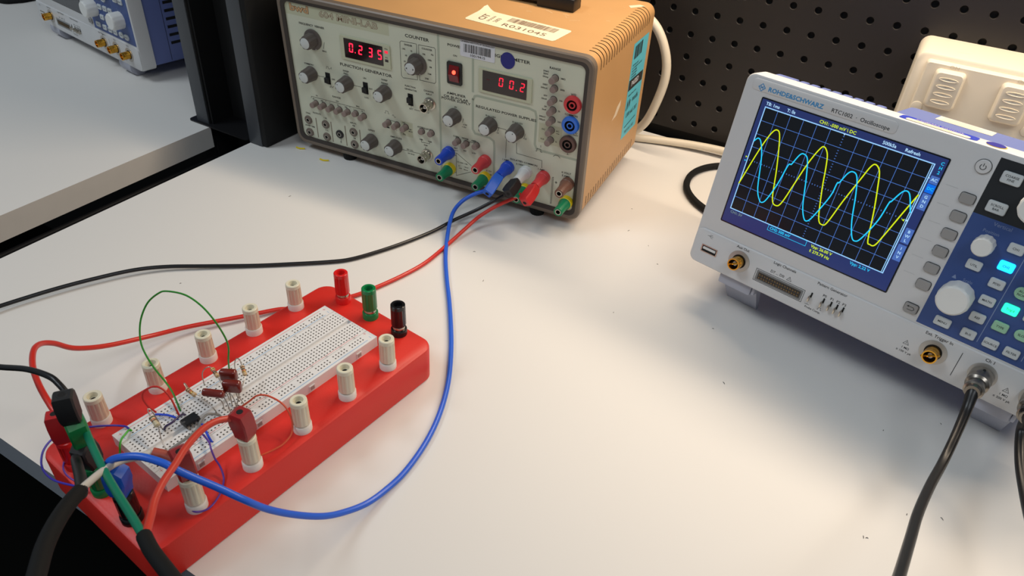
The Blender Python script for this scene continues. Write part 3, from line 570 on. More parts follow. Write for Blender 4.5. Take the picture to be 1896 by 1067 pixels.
    kk(169.3, -1.2, ('COARSE', 'FINE'), 11.6, 7.6); kk(169.5, 18.4, ('SCROLL', 'BAR'), 11.6, 7.6)
    kk(190.3, 38.6, ('CH1',)); kk(173.7, 58, ('UTIL',)); kk(190.3, 64, ('POD',)); kk(190.3, 77, ('MATH',)); kk(190.2, 90.1, ('REF',)); kk(190.2, 103.1, ('BUS',)); kk(173.3, 102.8, ('MENU',), 10.5)
    lit = kk(190.2, 51.3, ('CH2',), m=(mat('key_lit_cyan', (60, 200, 250), .4, emit=1.6, ecol=(10, 190, 255)) if on else KEYW), tm=P('cyan_key_print', (20, 110, 190)) if on else PRT); 
    if on: lit['label'] = 'key lit bright cyan'
    lit = kk(204.2, 76.4, ("Trig'd",), m=(mat('key_lit_green', (70, 240, 190), .4, emit=1.5, ecol=(20, 250, 170)) if on else KEYW), tm=P('green_key_print', (10, 130, 100)) if on else PRT)
    if on: lit['label'] = 'key lit bright green'
    GT = mat('key_green_tint', (150, 196, 164), .4)
    kk(204.1, 89.8, ('TYPE',), m=GT if on else KEYW); kk(204.2, 103.1, ('SOURCE',)); kk(217, 103.2, ('FILTER',)); kk(217.6, 89.4, ('SLOPE',), 10, 7.4, GT if on else KEYW, 3.6); kk(206, 63.6, ('AUTO', 'NORM'), 10.4, 8.2, GT if on else KEYW, 4)
    kk(217, 76.4, ('LEVEL',)); kk(232, 103, ('ZOOM',), 10.5, 7.4, KEYW, 3.6); kk(245, 103, ('SEARCH',), 10.5, 7.4, KEYW, 3.6); kk(251, 58, ('HORZ',)); kk(238, 58, ('ACQ',)); kk(210, -1, ('CURSOR',), 11); kk(224, -1, ('MEAS',), 11); kk(238, -1, ('FFT',), 11); kk(210, 18, ('SAVE',), 11); kk(224, 18, ('RUN',), 11); kk(252, -1, ('AUTO',), 11); kk(240, 18, ('SINGLE',), 11)
    def knob(u, v, r, h):
        T = axis(Pf(u, v), (0, -1, 0)); b = MB(); b.lathe([(r, 0), (r, h*.8), (r*.95, h*.93), (r*.84, h)], 72, 0, T, flute=12, depth=.35, f0=0, f1=1); b.build('rotary_knob', [WKNOB], t)
    knob(173.4, 42.5, 6.4, 12); knob(173.3, 81.6, 10.6, 15); knob(189.5, 9.5, 10, 13); knob(210, 46, 6.4, 12); knob(240, 42.5, 6.4, 12); knob(240.5, 82, 10.6, 15)
    # lower strip
    y = -1.25; b = MB(); G = F(y)
    for s, u, v, h, w in (('Aux Out', 25.2, 114.4, 2.5, 1), ('Logic Channels', 61.1, 114, 2.5, 1), ('D7 ... D0', 57.5, 121.6, 2.5, 1), ('Pattern Generator', 99.4, 114.5, 2.5, 1), ('P0', 96.4, 121.8, 2.4, 1), ('P1', 102.2, 121.8, 2.4, 1), ('P2', 106.9, 121.8, 2.4, 1), ('P3', 111.5, 121.8, 2.4, 1),
                          ('Probe Comp.', 92, 136.2, 1.9, 1), ('Ext. Trigger In', 176.5, 114.3, 2.6, 1), ('Ch 1', 209.5, 114.5, 2.6, 1), ('Ch 2', 241.5, 114.5, 2.6, 1), ('1 MΩ', 160.4, 132, 1.9, 1), ('≤ 100 V pk', 160.4, 135, 1.9, 1), ('1 MΩ', 225.5, 132.4, 1.9, 1), ('≤ 200 V pk', 225.5, 135.4, 1.9, 1)):
        b.text(s, Pf(u, v, y-.02), X, Z, h*1.22, 0, w, bold=.012)
    for u, v in ((67.5, 121.4), (159.6, 127.6), (225.6, 128.2)):
        b.line([(u-1.9, v+1.5), (u+1.9, v+1.5), (u, v-1.8)], .28, G, closed=True); b.line([(u, v-.7), (u, v+.9)], .3, G)
    b.line([(193.1, 117), (193.1, 136)], .45, G); b.line([(-8, 114), (6, 114)], .0, G)
    b.line([(-6.5, 116.5), (-1.5, 116.5)], .3, G); b.line([(-5, 116.5), (-3.6, 115.3), (-2, 115.3)], .25, G); b.line([(-4.4, 116.5), (-3, 117.8), (-1.6, 117.8)], .25, G)
    b.line([(41, 124.4), (81.8, 124.4), (81.8, 134.6), (41, 134.6)], .4, G, closed=True)
    b.line([(85, 134), (88.5, 134)], .3, G); b.line([(86.7, 134), (86.7, 132.6)], .3, G); b.line([(94.5, 134), (95.5, 134), (95.5, 132.4), (97.3, 132.4), (97.3, 134), (98.3, 134)], .3, G)
    b.build('panel_lettering', [PRT], t, smooth=0)
    b = MB(); b.text('ROHDE&SCHWARZ', Pf(22.9, -7.1, -.66), X, Z, 4.5, 0, 1.06, bold=.03)
    R2 = lambda u, v: Pf(-3.4+(u-v)*.707, -7.2+(u+v)*.707, -.66)
    b.line([(-1.9, -1.9), (1.9, -1.9), (1.9, 1.9), (-1.9, 1.9)], .5, R2, closed=True); b.line([(-1.9, 0), (1.9, 0)], .4, R2); b.line([(0, -1.9), (0, 1.9)], .4, R2); b.line([(-1.5, 1.5), (1.5, -1.5)], .4, R2)
    b.text('RTC1002  ·  Oscilloscope', Pf(70.6, -7.0, -.66), X, Z, 3.9, 1, 1.0, bold=.012)
    b.build('brand_lettering', [RSBLUE, PRT], t, smooth=0)
    b = MB(); b.rings([[Pf(*p, yy) for p in rrect(-8.6, 5.9, 125, 131.4, .5, 2)] for yy in (-1, -1.5)]); us = b.build('usb_port', [NICKEL], t)
    b = MB(); b.poly([(-7.7, 125.7), (5.1, 125.7), (5.1, 130.7), (-7.7, 130.7)], F(-1.55), 1); b.box(*[10.8, 22], -2.2, -1.5, 143-128.4, 143-126.4, 0); b.build('contact_tongue', [WHITEP, HOLE], us)
    b = MB(); b.rings([[Pf(*p, yy) for p in rrect(42, 80.8, 125.2, 133.9, .4, 2)] for yy in (-1, -1.45)], 0); b.poly([(43.6, 126.6), (79.4, 126.6), (79.4, 132.5), (43.6, 132.5)], F(-1.5), 1)
    for i in range(16):
        for j in (0, 1): b.box(17.5+45+2.15*i, 17.5+45.8+2.15*i, -2.4, -1.4, 143-(128.6+2.6*j), 143-(127.8+2.6*j), 2)
    b.build('logic_port', [P('port_grey', (120, 122, 122)), P('port_dark', (58, 54, 50)), mat('pin_brass', (150, 124, 84), .4, metal=.7)], t)
    for u in (86.7, 96.4, 102.2, 106.9, 111.5):
        b = MB(); b.box(u+17, u+18, -4.5, -1, 143-131, 143-126, 0, r=.2); b.box(u+17.6, u+18.7, -1.6, -1, 143-127.6, 143-123.6, 1); b.build('probe_contact', [NICKEL, HOLE], t)
    for u in (25.4, 177.1, 209.4, 241.5):
        b = MB(); T = axis(Pf(u, 125.8, -1.3), (0, -1, 0)); b.lathe([(9.0, 0), (9.0, .25), (8.6, .3)], 40, 0, T); rc = b.build('connector_plate', [mat('plate_grey', (176, 172, 166), .3, metal=.4)], t)
        b = MB(); b.lathe([(5.8, .3), (5.8, .5)], 28, 0, T); b.build('connector_hole', [HOLE], rc)
        bnc(t, axis(Pf(u, 125.8, -1.3), (0, -1, 0)), GOLD, 10.5, False)
    # stickers on top of the live scope
    if on:
        tp = lambda x, yy: (x, yy, 158.66); tq = lambda x, yy: (x, yy, 158.8)
        b = MB(); b.poly(rrect(109.5, 159, 2.5, 17, 3, 3), tp, 0); b.poly(rrect(114, 154.5, 2.6, 10, 2.5, 3), tq, 1)
        b.text('CANBERRA INSTITUTE', (134, 13.4, 158.8), (1, 0, 0), (0, 1, 0), 3.0, 1); b.text('OF TECHNOLOGY', (132, 6.5, 158.9), (1, 0, 0), (0, 1, 0), 2.8, 2)
        b.build('calibration_sticker', [P('deep_blue', (28, 52, 176), .5), PAPER, INK], t, smooth=0)
        b = MB(); b.poly([(169.8+6.2*cos(a*pi/14), 9.6+7.6*sin(a*pi/14)) for a in range(28)], tp, 1); b.poly([(169.4+5.9*cos(a*pi/14), 10.1+7.2*sin(a*pi/14)) for a in range(28)], tq, 0)
        b.build('oval_sticker', [P('deep_blue2', (36, 36, 140), .5), YELLOWP], t, smooth=0)
        tw = lambda x, yy: (x, yy, 157.75); b = MB(); b.poly([(124, 44), (161, 44), (161, 62), (124, 62)], tw, 0)
        for k in range(4): b.line([(127, 59-4*k), (150+3*(k%2), 59-4*k)], .5, lambda x, yy: (x, yy, 157.85), 1)
        b.build('serial_sticker', [PAPER, PRTW], t, smooth=0)
    # feet
    for cx in (44, 239):
        if flip:
            b = MB(); b.box(cx-14.5, cx+14.5, 4, 14, -9.5, 1, 0, r=1.5); b.box(cx+14.8, cx+17.5, 5, 13, -8, 1, 0, r=1); ft = b.build('hinge_block', [FOOTG], t)
            b = MB(); zb = -33.4
            b.add([(cx-13, 12, -7), (cx+17, 12, -7), (cx+15, 36, zb+.6), (cx-13, 36, zb+.6), (cx-13, 20, -3), (cx+17, 20, -3), (cx+15, 40, zb+1.3), (cx-13, 40, zb+1.3)],
                  [(0, 1, 2, 3), (7, 6, 5, 4), (0, 4, 5, 1), (1, 5, 6, 2), (2, 6, 7, 3), (3, 7, 4, 0)]); b.build('flip_leg', [FOOTG], ft, smooth=0)
        else:
            b = MB(); b.rings([[(cx-14, 10+12*cos(a*pi/12), -2+12*sin(a*pi/12)) for a in range(24)], [(cx+14, 10+12*cos(a*pi/12), -2+12*sin(a*pi/12)) for a in range(24)]]); b.build('foot', [FOOTG], t)
        b = MB(); zz = -12.6 if flip else -13.8
        b.box(cx-12, cx+12, 118, 132, zz, 4, 0, r=1.5); b.build('rear_foot', [FOOTG], t)
    return t
SO = (-117.5, 528.32, 38.6); SU = (0.97765, -0.21025, 0); SB = (0.20694, 0.96228, -0.17662); SZ = (0.03713, 0.17267, 0.98428)
SCOPE_M = frame(SO, SU, SB, SZ)
make_scope(SCOPE_M, True, 'white and blue oscilloscope in front of the pegboard, screen showing yellow and cyan waves', True)
a2 = -0.152
make_scope(frame((-1143.2, 605.6, 14.0), (cos(a2), sin(a2), 0), (-sin(a2), cos(a2), 0), (0, 0, 1)), False, 'switched-off oscilloscope standing on the other bench beyond the gap', False)
# ------------------------------------------------------------------ setting
DESKM = mat('white_laminate', (224, 221, 216), 0.5, spec=0.35, noise=0.015, scale=8)
EDGE = mat('grey_edging', (150, 155, 162), 0.4); BOARD = mat('black_pegboard', (31, 27, 25), 0.45, noise=0.08, scale=12)
ALU = mat('black_anodised_shade_tone', (13, 14, 15), 0.6, spec=0.3); ALUF = mat('post_face_lit_tone', (66, 70, 75), 0.45); STRIP = mat('steel_edge_strip', (212, 208, 202), 0.5); FLOORM = mat('dark_floor', (5, 6, 4), 0.9, spec=0.1)  # post fronts lighter, sides near-black: light and shade put into the colour
def slab(name, pts, z0, z1, mats, edge=1):
    b = MB(); n = len(pts)
    b.add([(x, y, z1) for x, y in pts]+[(x, y, z0) for x, y in pts], [tuple(range(n)), tuple(reversed(range(n, 2*n)))], 0)
    b.f += [(i, n+i, n+(i+1) % n, (i+1) % n) for i in range(n)]; b.m += [edge]*n
    return b.build(name, mats)
b = MB(); b.add([(-2600, -1500, -730), (1800, -1500, -730), (1800, 900, -730), (-2600, 900, -730)], [(0, 1, 2, 3)]); tag(b.build('floor', [FLOORM]), kind='structure')
dk = slab('workbench_top', [(-630, 119.5), (1250, 119.5), (1250, 829), (-630, 829)], -25, 0, [DESKM, EDGE])
tag(dk, 'white laminate bench top carrying the red prototyping box and instruments', 'workbench')
dk2 = slab('workbench_top', [(-2300, 119.5), (-697, 119.5), (-697, 521), (-724, 521), (-724, 829), (-2300, 829)], -25.5, 0, [DESKM, STRIP])
tag(dk2, 'neighbouring white bench top with metal edge strip across the dark gap', 'workbench')
for n_, x0, x1 in (('gap_rail', -694, -688),):
    b = MB(); b.box(x0, x1, 100, 520, -38, -33, 0, r=1); tag(b.build('cable_trunking', [BLACK]), 'black trunking running below the gap between the benches', 'trunking')
def pegboard(x0, nx, z0, nz, y, label):
    b = MB(); p = 25.4; n = 16; r = 3.5; h = p/2; sq = []
    for i in range(n):
        a = 2*pi*(i+.5)/n; c, s_ = cos(a), sin(a); k = h/max(abs(c), abs(s_)); sq.append((c*k, s_*k))
    sq2 = []
    for i in range(n): sq2.append(sq[i])
    for i in range(nx):
        for j in range(nz):
            cx = x0+p*i; cz = z0-p*j
            ci = [(r*cos(2*pi*(k+.5)/n), r*sin(2*pi*(k+.5)/n)) for k in range(n)]
            vs = [(cx+a, y, cz+c) for a, c in sq]+[(cx+a*1.12, y, cz+c*1.12) for a, c in ci]+[(cx+a, y+.6, cz+c) for a, c in ci]+[(cx+a, y+4, cz+c) for a, c in ci]+[(cx+q, y, cz+w) for q, w in ((h, h), (-h, h), (-h, -h), (h, -h))]
            fs = []; ms = []
            for k in range(n):
                k2 = (k+1) % n; fs.append((k, k2, n+k2, n+k)); fs.append((n+k, n+k2, 2*n+k2, 2*n+k)); fs.append((2*n+k, 2*n+k2, 3*n+k2, 3*n+k))
            for q, k in ((0, n//8-1), (1, 3*n//8-1), (2, 5*n//8-1), (3, 7*n//8-1)): fs.append((k, 4*n+q, k+1))
            b.add(vs, fs, 0)
    xa, xb, za, zb = x0-h, x0+p*(nx-1)+h, z0-p*(nz-1)-h, z0+h
    b.add([(xa, y+4.2, za), (xb, y+4.2, za), (xb, y+4.2, zb), (xa, y+4.2, zb)], [(0, 1, 2, 3)], 1)
    b.add([(xa, y, za), (xb, y, za), (xb, y+4.2, za), (xa, y+4.2, za)], [(0, 1, 2, 3)], 0)
    o = b.build('pegboard', [BOARD, HOLE], smooth=20); return tag(o, label, 'pegboard')
Z0 = 202.7+25.4*13
pegboard(-240.55-25.4*14, 46, Z0, 21, 831, 'black perforated pegboard panel on the wall behind the instruments')
pegboard(-240.55-25.4*72, 54, Z0, 21, 831, 'pegboard behind the neighbouring bench, left of the black posts')
b = MB(); b.add([(-2600, 838, -730), (1800, 838, -730), (1800, 838, 560), (-2600, 838, 560)], [(0, 1, 2, 3)]); tag(b.build('wall_back', [HOLE]), kind='structure')
b = MB(); b.box(-722, -700, 524, 590, -60, 760, 0, r=2); b.box(-721, -701.5, 523, 525, 1, 758, 1, r=.6); b.box(-699.5, -697, 526, 588, -60, 760, 0); tag(b.build('bench_post', [ALU, ALUF]), 'black metal upright post at the end of the neighbouring bench', 'post')
b = MB(); b.box(-632, -604, 519.5, 575, 0, 760, 0, r=3); b.box(-630.5, -611, 518.6, 520.5, .5, 758, 1, r=.7); tag(b.build('bench_post', [ALU, ALUF]), 'black upright post on the bench corner, left of the tan instrument', 'post')
b = MB(); b.box(-696.5, -632.5, 556, 562, -60, 760, 0); b.box(-642, -633, 562, 829, -60, 760, 0); tag(b.build('divider_panel', [P('divider_black', (16, 17, 18), .7)]), 'matt black infill panel between the two upright posts', 'panel')
b = MB(); b.prism(rrect(-732, -636, 519, 556, 5, 5), 0.1, 1.6); tag(b.build('foot_plate', [BLACK]), 'thin black metal plate at the foot of the posts', 'plate')
b = MB(); b.prism(rrect(-1520, -1288, 655, 800, 14, 6), 0.1, 24, 0, ch=8); b.tube([(-1500, 640, 5), (-1330, 640, 5), (-1296, 655, 5), (-1290, 700, 5)], 5, 10)
tag(b.build('carry_case', [RUBBER]), 'black soft case lying on the neighbouring bench at the far left corner', 'case')
# power outlet
CREAM = mat('cream_plastic', (226, 214, 192), 0.38, noise=0.015)
t = thing('power_outlet', 'cream double power point box with two rocker switches on the pegboard', 'power outlet', frame((52, 831, 130), (1, 0, 0), (0, 1, 0), (0, 0, 1)))
b = MB(); b.rings([[(x, y, z) for x, z in rrect(*q, r, 6)] for q, y, r in (((-64, 64, -46, 45), 0, 9), ((-62, 62, -44.5, 43), -46, 8), ((-61, 61, -43.5, 42), -49, 7.5), ((-59.5, 59.5, -42, 40.5), -50, 7))]); 
for cx in (-25, 25): b.lathe([(12.5, 44.0), (12.4, 44.4), (11, 44.5)], 32, 0, Matrix.Translation((cx, -23, -.9)))
b.build('back_box', [CREAM], t)
b = MB(); b.rings([[(x, y, z) for x, z in rrect(*q, r, 5)] for q, y, r in (((-52, 54, -42, 37.5), -49, 3), ((-51.5, 53.5, -41.5, 37), -55, 3), ((-50.5, 52.5, -40.5, 36), -56, 2.5))])
for x in (-46, 47): b.lathe([(4.9, 0), (4.7, .7), (4.2, .9)], 24, 0, axis((x, -56, -6), (0, -1, 0)))
b.rings([[(x, y, z) for x, z in rrect(-12, 12, -20, -13, .8, 2)] for y in (-56, -58)])
fp = b.build('face_plate', [CREAM], t)
for cx in (-29, 26):
    b = MB(); b.rings([[(cx+x, y, z) for x, z in rrect(*q, r, 5)] for q, y, r in (((-13, 13, -3.5, 32.5), -55.8, 4), ((-13, 13, -3.5, 32.5), -57.5, 4), ((-12, 12, -2, 31.5), -61, 4), ((-11, 11, -.6, 30.5), -62, 3.5))])
    for k in range(4): b.rings([[(cx+8.2*s_*cos(a*pi/12), -y, 4.2+7*k+1.6*s_*sin(a*pi/12)) for a in range(24)] for s_, y in ((1.0, 61.8), (.97, 62.7), (.6, 62.2), (.1, 62.0))])
    r_ = b.build('rocker_switch', [CREAM], t)
    b = MB(); b.text('ON', (cx+1, -56.25, 35), (1, 0, 0), (0, 0, 1), 4.4, 0, 1.2); b.build('on_mark', [P('embossed_cream', (206, 192, 168), .4)], r_, smooth=0)
# mains cables
b = MB(); b.tube([(-300, 770, 150), (-283, 772, 156), (-264, 771, 147), (-251, 771, 130), (-243, 771, 108), (-242.6, 771, 84), (-251, 772, 49), (-262, 776, 28), (-280, 782, 12), (-300, 790, 6)], 5, 14)
tag(b.build('mains_cable', [CREAM]), 'white mains cable arching down behind the tan instrument', 'cable')
b = MB(); b.tube([(-330, 770, 5), (-300, 783, 5), (-268, 795, 5.2), (-235, 806, 6), (-200, 812, 8), (-165, 815, 9), (-120, 815, 8), (-60, 812, 6), (20, 800, 5)], 4.6, 14)
tag(b.build('mains_cable', [CREAM]), 'white mains cable lying along the foot of the pegboard', 'cable')
b = MB(); b.tube([(-40, 812, 4), (-100, 806, 4), (-150, 793, 4), (-172, 776, 4), (-183, 748, 4), (-179, 716, 4), (-163, 692, 4), (-140, 675, 4), (-110, 655, 4)], 3.6, 14)
tag(b.build('appliance_lead', [RUBBER]), 'black cord looping out from behind the oscilloscope onto the bench', 'cord')
# clippings and specks
for (x, y, a), lab in (((-534.4, 534.0, .5), 'short yellow wire clipping on the bench, before the instrument foot'), ((-575, 540, .45), 'short yellow wire clipping under the instrument corner')):
    b = MB(); b.tube([(x-5, y-5*a*0, .9), (x, y, .9), (x+5, y+3, .9)], .9, 8); tag(b.build('wire_clipping', [YELLOWP]), lab, 'wire clipping', 'yellow wire clippings')
b = MB(); rnd = random.Random(4)
for x, y in ((63.6, 456), (99.5, 487), (68, 354), (107, 397), (88, 388), (-76, 498), (-478, 296), (-509, 455), (-270, 447), (-155, 471), (67, 353), (-196, 600), (-170, 585), (-300, 480), (-150, 560), (-210, 640), (-50, 440)):
    a = rnd.uniform(0, 6); l = rnd.uniform(1, 2.6); b.tube([(x, y, .25), (x+l*cos(a)*.5, y+l*sin(a)*.5+.4, .3), (x+l*cos(a), y+l*sin(a), .25)], .18, 5, sub=3)
tag(b.build('lint_specks', [P('lint_dark', (70, 66, 62), .8)]), 'tiny dark lint specks scattered over the white bench top', 'lint', kind='stuff')
# ------------------------------------------------------------------ red prototyping box and breadboard
BX = (0.11042, 0.99389, 0); BY = (-0.99389, 0.11042, 0)
B0 = Vector((-341.27, 143.75, 0))
def bw(u, v, z): # board coordinates (mm, z above the board) to world mm
    return B0+Vector(BX)*u-Vector(BY)*v+Vector((0, 0, z+38))
REDBOX = mat('red_printed_plastic', (216, 44, 34), 0.42, noise=0.05, scale=30, bump=0.15)
REDBOX2 = REDBOX
bx = thing('prototyping_box', 'red plastic prototyping box with rounded corners and binding posts around its edge', 'prototyping box', frame(B0, BX, BY, (0, 0, 1)))
b = MB(); o = lambda e: [(x, y) for x, y in rrect(-31+e, 193.5-e, -84.5+e, 31-e, 11-e, 8)]
b.rings([[(x, y, z) for x, y in o(e)] for e, z in ((1, 0), (0, 1), (0, 27.2), (.5, 28.6), (2.2, 29.5))]); b.build('box_body', [REDBOX], bx)
IVORY = mat('ivory_plastic', (222, 216, 192), 0.4); IVW = mat('ivory_collar', (228, 220, 212), 0.42)
def bpost(u, v, h, gap, m, mc, lab=None, par=bx):
    T = Matrix.Translation((u, -v, 29.5)); b = MB(); b.lathe([(5.9, -.3), (5.9, 4.8), (5.5, 5.4)], 32, 0, T); c = b.build('binding_post', [mc], par)
    if gap: b = MB(); b.lathe([(3.6, 5.2), (4.6, 5.6), (4.6, 5.6+gap*.6), (3.4, 6.2+gap)], 24, 0, T); b.build('metal_collar', [NICKEL], c)
    z = 5.5+gap; b = MB()
    b.lathe([(5.2, z), (5.45, z+.5), (5.35, h-3.2), (5.4, h-3), (5.25, h-.4), (4.8, h), (3.2, h-.1), (2.9, h-.8), (2.5, h-7)], 48, 0, T, flute=12, depth=.32, f0=1, f1=2, cap1=False)
    b.lathe([(2.85, h-3.6), (2.8, h-3.4)], 20, 0, T); b.lathe([(1.9, h-3.4), (1.9, h-3.3)], 16, 1, T); b.build('post_cap', [m, HOLE], c)
    if lab: c['label'] = lab
PR = P('post_red', (216, 30, 30), .3); PG = P('post_green2', (10, 122, 66), .3); PK = P('post_black', (18, 18, 20), .25)
for k in range(5): bpost(5.0+37.9*k, -23.5, 22.5, 0, IVORY, IVW)
for k in range(5): bpost(4.5+37.5*k, 75.3, 25.5, .9, IVORY, IVW)
for v, m, l in ((-2.5, PR, 'red binding post'), (27, PG, 'green binding post'), (56.5, PK, 'black binding post')): bpost(185, v, 27, 3, m, m, l)
for v, m, l in ((-3, PR, 'red binding post'), (26, PG, 'green binding post'), (55.5, PK, 'black binding post')): bpost(-22, v, 22.5, .8, m, m, l)
# breadboard
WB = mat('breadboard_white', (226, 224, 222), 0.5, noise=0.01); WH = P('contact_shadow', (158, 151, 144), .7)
bd = thing('breadboard', 'white solderless breadboard in the middle of the red box', 'breadboard', frame(B0+Vector((0, 0, 29.5)), BX, BY, (0, 0, 1)))
cols = [3.8+2.54*k for k in range(63)]; c0 = 27.25
rows = [c0+s*(3.81+2.54*k) for s in (-1, 1) for k in range(5)]; rails = [c0+s*q for s in (-1, 1) for q in (19.8, 22.34)]
ue = [0]; [ue.extend((c-.52, c+.52)) for c in cols]; ue.append(165.1)
ve = sorted([0, 54.5, c0-1.6, c0+1.6, 9.9, 10.5, 44.0, 44.6]+[r+s for r in rows+rails for s in (-.52, .52)])
nu, nv = len(ue)-1, len(ve)-1; dep = [[0]*nv for _ in range(nu)]
for i in range(nu):
    for j in range(nv):
        uc = (ue[i]+ue[i+1])/2; vc = (ve[j]+ve[j+1])/2; k = (i-1)//2
        if abs(vc-c0) < 1.6: dep[i][j] = 2.0
        elif 9.9 < vc < 10.5 or 44 < vc < 44.6: dep[i][j] = .5
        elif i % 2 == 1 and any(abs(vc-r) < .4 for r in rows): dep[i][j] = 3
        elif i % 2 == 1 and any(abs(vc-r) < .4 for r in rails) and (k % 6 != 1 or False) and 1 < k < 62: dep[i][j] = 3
b = MB(); Zt = 8.5
for i in range(nu):
    for j in range(nv):
        z = Zt-dep[i][j]; a, c_, d, e = ue[i], ue[i+1], -ve[j], -ve[j+1]
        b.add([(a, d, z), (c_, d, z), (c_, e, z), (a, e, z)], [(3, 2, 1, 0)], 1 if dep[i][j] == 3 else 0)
        for di, dj, p, q in ((1, 0, (c_, d), (c_, e)), (0, 1, (a, e), (c_, e))):
            if i+di < nu and j+dj < nv and dep[i+di][j+dj] != dep[i][j]:
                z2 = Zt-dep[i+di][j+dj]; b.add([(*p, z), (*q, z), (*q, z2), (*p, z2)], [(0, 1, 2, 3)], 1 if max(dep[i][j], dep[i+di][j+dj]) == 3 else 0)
b.add([(x, y, z) for z in (0, Zt) for x, y in ((0, 0), (165.1, 0), (165.1, -54.5), (0, -54.5))], [(0, 1, 5, 4), (1, 2, 6, 5), (2, 3, 7, 6), (3, 0, 4, 7), (3, 2, 1, 0)], 0)
for u in (20, 61, 103, 145): b.box(u, u+4.5, -55.1, -54, 1.5, 5.5, 0); b.box(u+.6, u+3.9, -55.2, -54.6, 2.1, 4.9, 1)
b.build('board_body', [WB, WH], bd, smooth=0)
b = MB(); g = lambda u, v: (u, -v, Zt+.05)
for v, m in ((2.2, 0), (42.4+.3, 0), (8.9, 1), (52.3, 1)): b.line([(7, v), (158, v)], .45, g, m)
for k in range(0, 63, 5):
    kk = max(1, k) if k else 1
    for v in (c0-16.2, c0+16.2): b.text(str(kk), (cols[kk-1] if kk <= 63 else cols[-1], -v, Zt+.06), (0, 1, 0), (-1, 0, 0), 2.2, 2)
for j, c in enumerate('abcde'):
    for u in (1.7, 163.4): b.text(c, (u, -(c0+13.97-2.54*j), Zt+.06), (0, 1, 0), (-1, 0, 0), 2.1, 2)
for j, c in enumerate('fghij'):
    for u in (1.7, 163.4): b.text(c, (u, -(c0-3.81-2.54*j), Zt+.06), (0, 1, 0), (-1, 0, 0), 2.1, 2)
for u in (3.5, 161.5):
    for v in (3.2, 45.6): b.line([(u-1.2, v), (u+1.2, v)], .35, g, 0); b.line([(u, v-1.2), (u, v+1.2)], .35, g, 0)
    for v in (7.6, 51.2): b.line([(u, v-1.2), (u, v+1.2)], .35, g, 1)
b.build('board_markings', [mat('print_red', (222, 150, 150), .6), mat('print_blue', (128, 176, 216), .6), mat('print_grey', (130, 126, 124), .6)], bd, smooth=0)
# ------------------------------------------------------------------ components on the breadboard
LEAD = mat('tinned_lead', (176, 166, 156), 0.35, metal=0.8)
def bt(P_): return [tuple(bw(*p)) for p in P_]
def dipic():
    t = thing('integrated_circuit', 'small black eight-pin chip straddling the breadboard channel', 'chip', frame(bw(35, 27.25, 0), BX, BY, (0, 0, 1)))
    b = MB(); b.rings([[(x, y, z) for x, y in rrect(-q, q, -w, w, .3, 2)] for q, w, z in ((4.7, 3.1, 1), (4.9, 3.3, 2.6), (4.6, 3.0, 4.4))]); b.lathe([(.8, 4.42), (.7, 4.43)], 12, 1, Matrix.Translation((-4.0, 0, 0))); b.build('package', [BLACK, P('notch', (60, 60, 62), .6)], t)
    for i in range(4):
        for s in (-1, 1):
            x = -3.81+2.54*i; b = MB(); b.box(x-.7, x+.7, min(s*3.1, s*4.1), max(s*3.1, s*4.1), 2.2, 2.7); b.box(x-.7, x+.7, min(s*3.8, s*4.2), max(s*3.8, s*4.2), .6, 2.7); b.box(x-.28, x+.28, min(s*3.8, s*4.1), max(s*3.8, s*4.1), -2, .7); b.build('pin', [LEAD], t)
dipic()
RB = mat('resistor_tan', (196, 166, 124), 0.4)
def resistor(p, q, l1, l2, r, bands, label, body=RB):
    p, q = bw(*p), bw(*q); t = thing('resistor', label, 'resistor', Matrix.Translation(bw(*l1[0])*S), 'resistors on the breadboard')
    Mi = Matrix.Translation(-bw(*l1[0])*S)
    L = (q-p).length; T = axis(p, q-p); k = L/9; b = MB()
    pr = [(r*.45, 0), (r*.95, .5*k), (r, 1.3*k), (r*.97, 2.1*k), (r*.82, 2.8*k), (r*.8, 4.5*k), (r*.82, 6.2*k), (r*.97, 6.9*k), (r, 7.7*k), (r*.95, 8.5*k), (r*.45, 9*k)]
    b.lathe(pr, 20, 0, T); o = b.build('body', [body], t, M=Mi)
    for c, h in zip(bands, (1.7, 3.3, 4.5, 5.7, 7.4)):
        rr_ = r*(1.02 if h in (1.7, 7.4) else .86); b = MB(); b.lathe([(rr_, (h-.38)*k), (rr_, (h+.38)*k)], 20, 0, T, cap0=False, cap1=False); b.build('colour_band', [c], o)
    for l, e in ((l1, p), (l2, q)): b = MB(); b.tube([bw(*x) for x in l]+[e], .34, 8); b.build('lead', [LEAD], t, M=Mi)
BRN, BLK, ORG, GLD, RDB = P('band_brown', (112, 62, 36)), P('band_black', (30, 26, 24)), P('band_orange', (206, 96, 40)), mat('band_gold', (190, 150, 60), .3, metal=.6), P('band_red', (170, 40, 34))
resistor((46.3, 8.8, 9), (46.5, 17.6, 8.6), [(49, 4.9, -2), (49, 4.9, 4), (48.5, 4.0, 8.6), (47.2, 5.2, 10.5)], [(49.5, 32.4, -2), (49.5, 32.2, 1), (49, 29, 5), (47.8, 23, 8)], 1.45, (BRN, BRN, ORG, GLD), 'resistor with brown and orange bands, just above the chip')
resistor((64.8, 9.8, 14), (63.2, 18, 12.5), [(59.6, 4.9, -2), (59.6, 4.9, 3), (60.2, 4.6, 9), (62, 5.8, 13), (64, 8, 14.6)], [(62, 27.5, -2), (62, 26.5, 3), (62.5, 22, 9)], 1.45, (GLD, RDB, BLK, BRN), 'resistor behind the brown capacitors, half hidden by them')
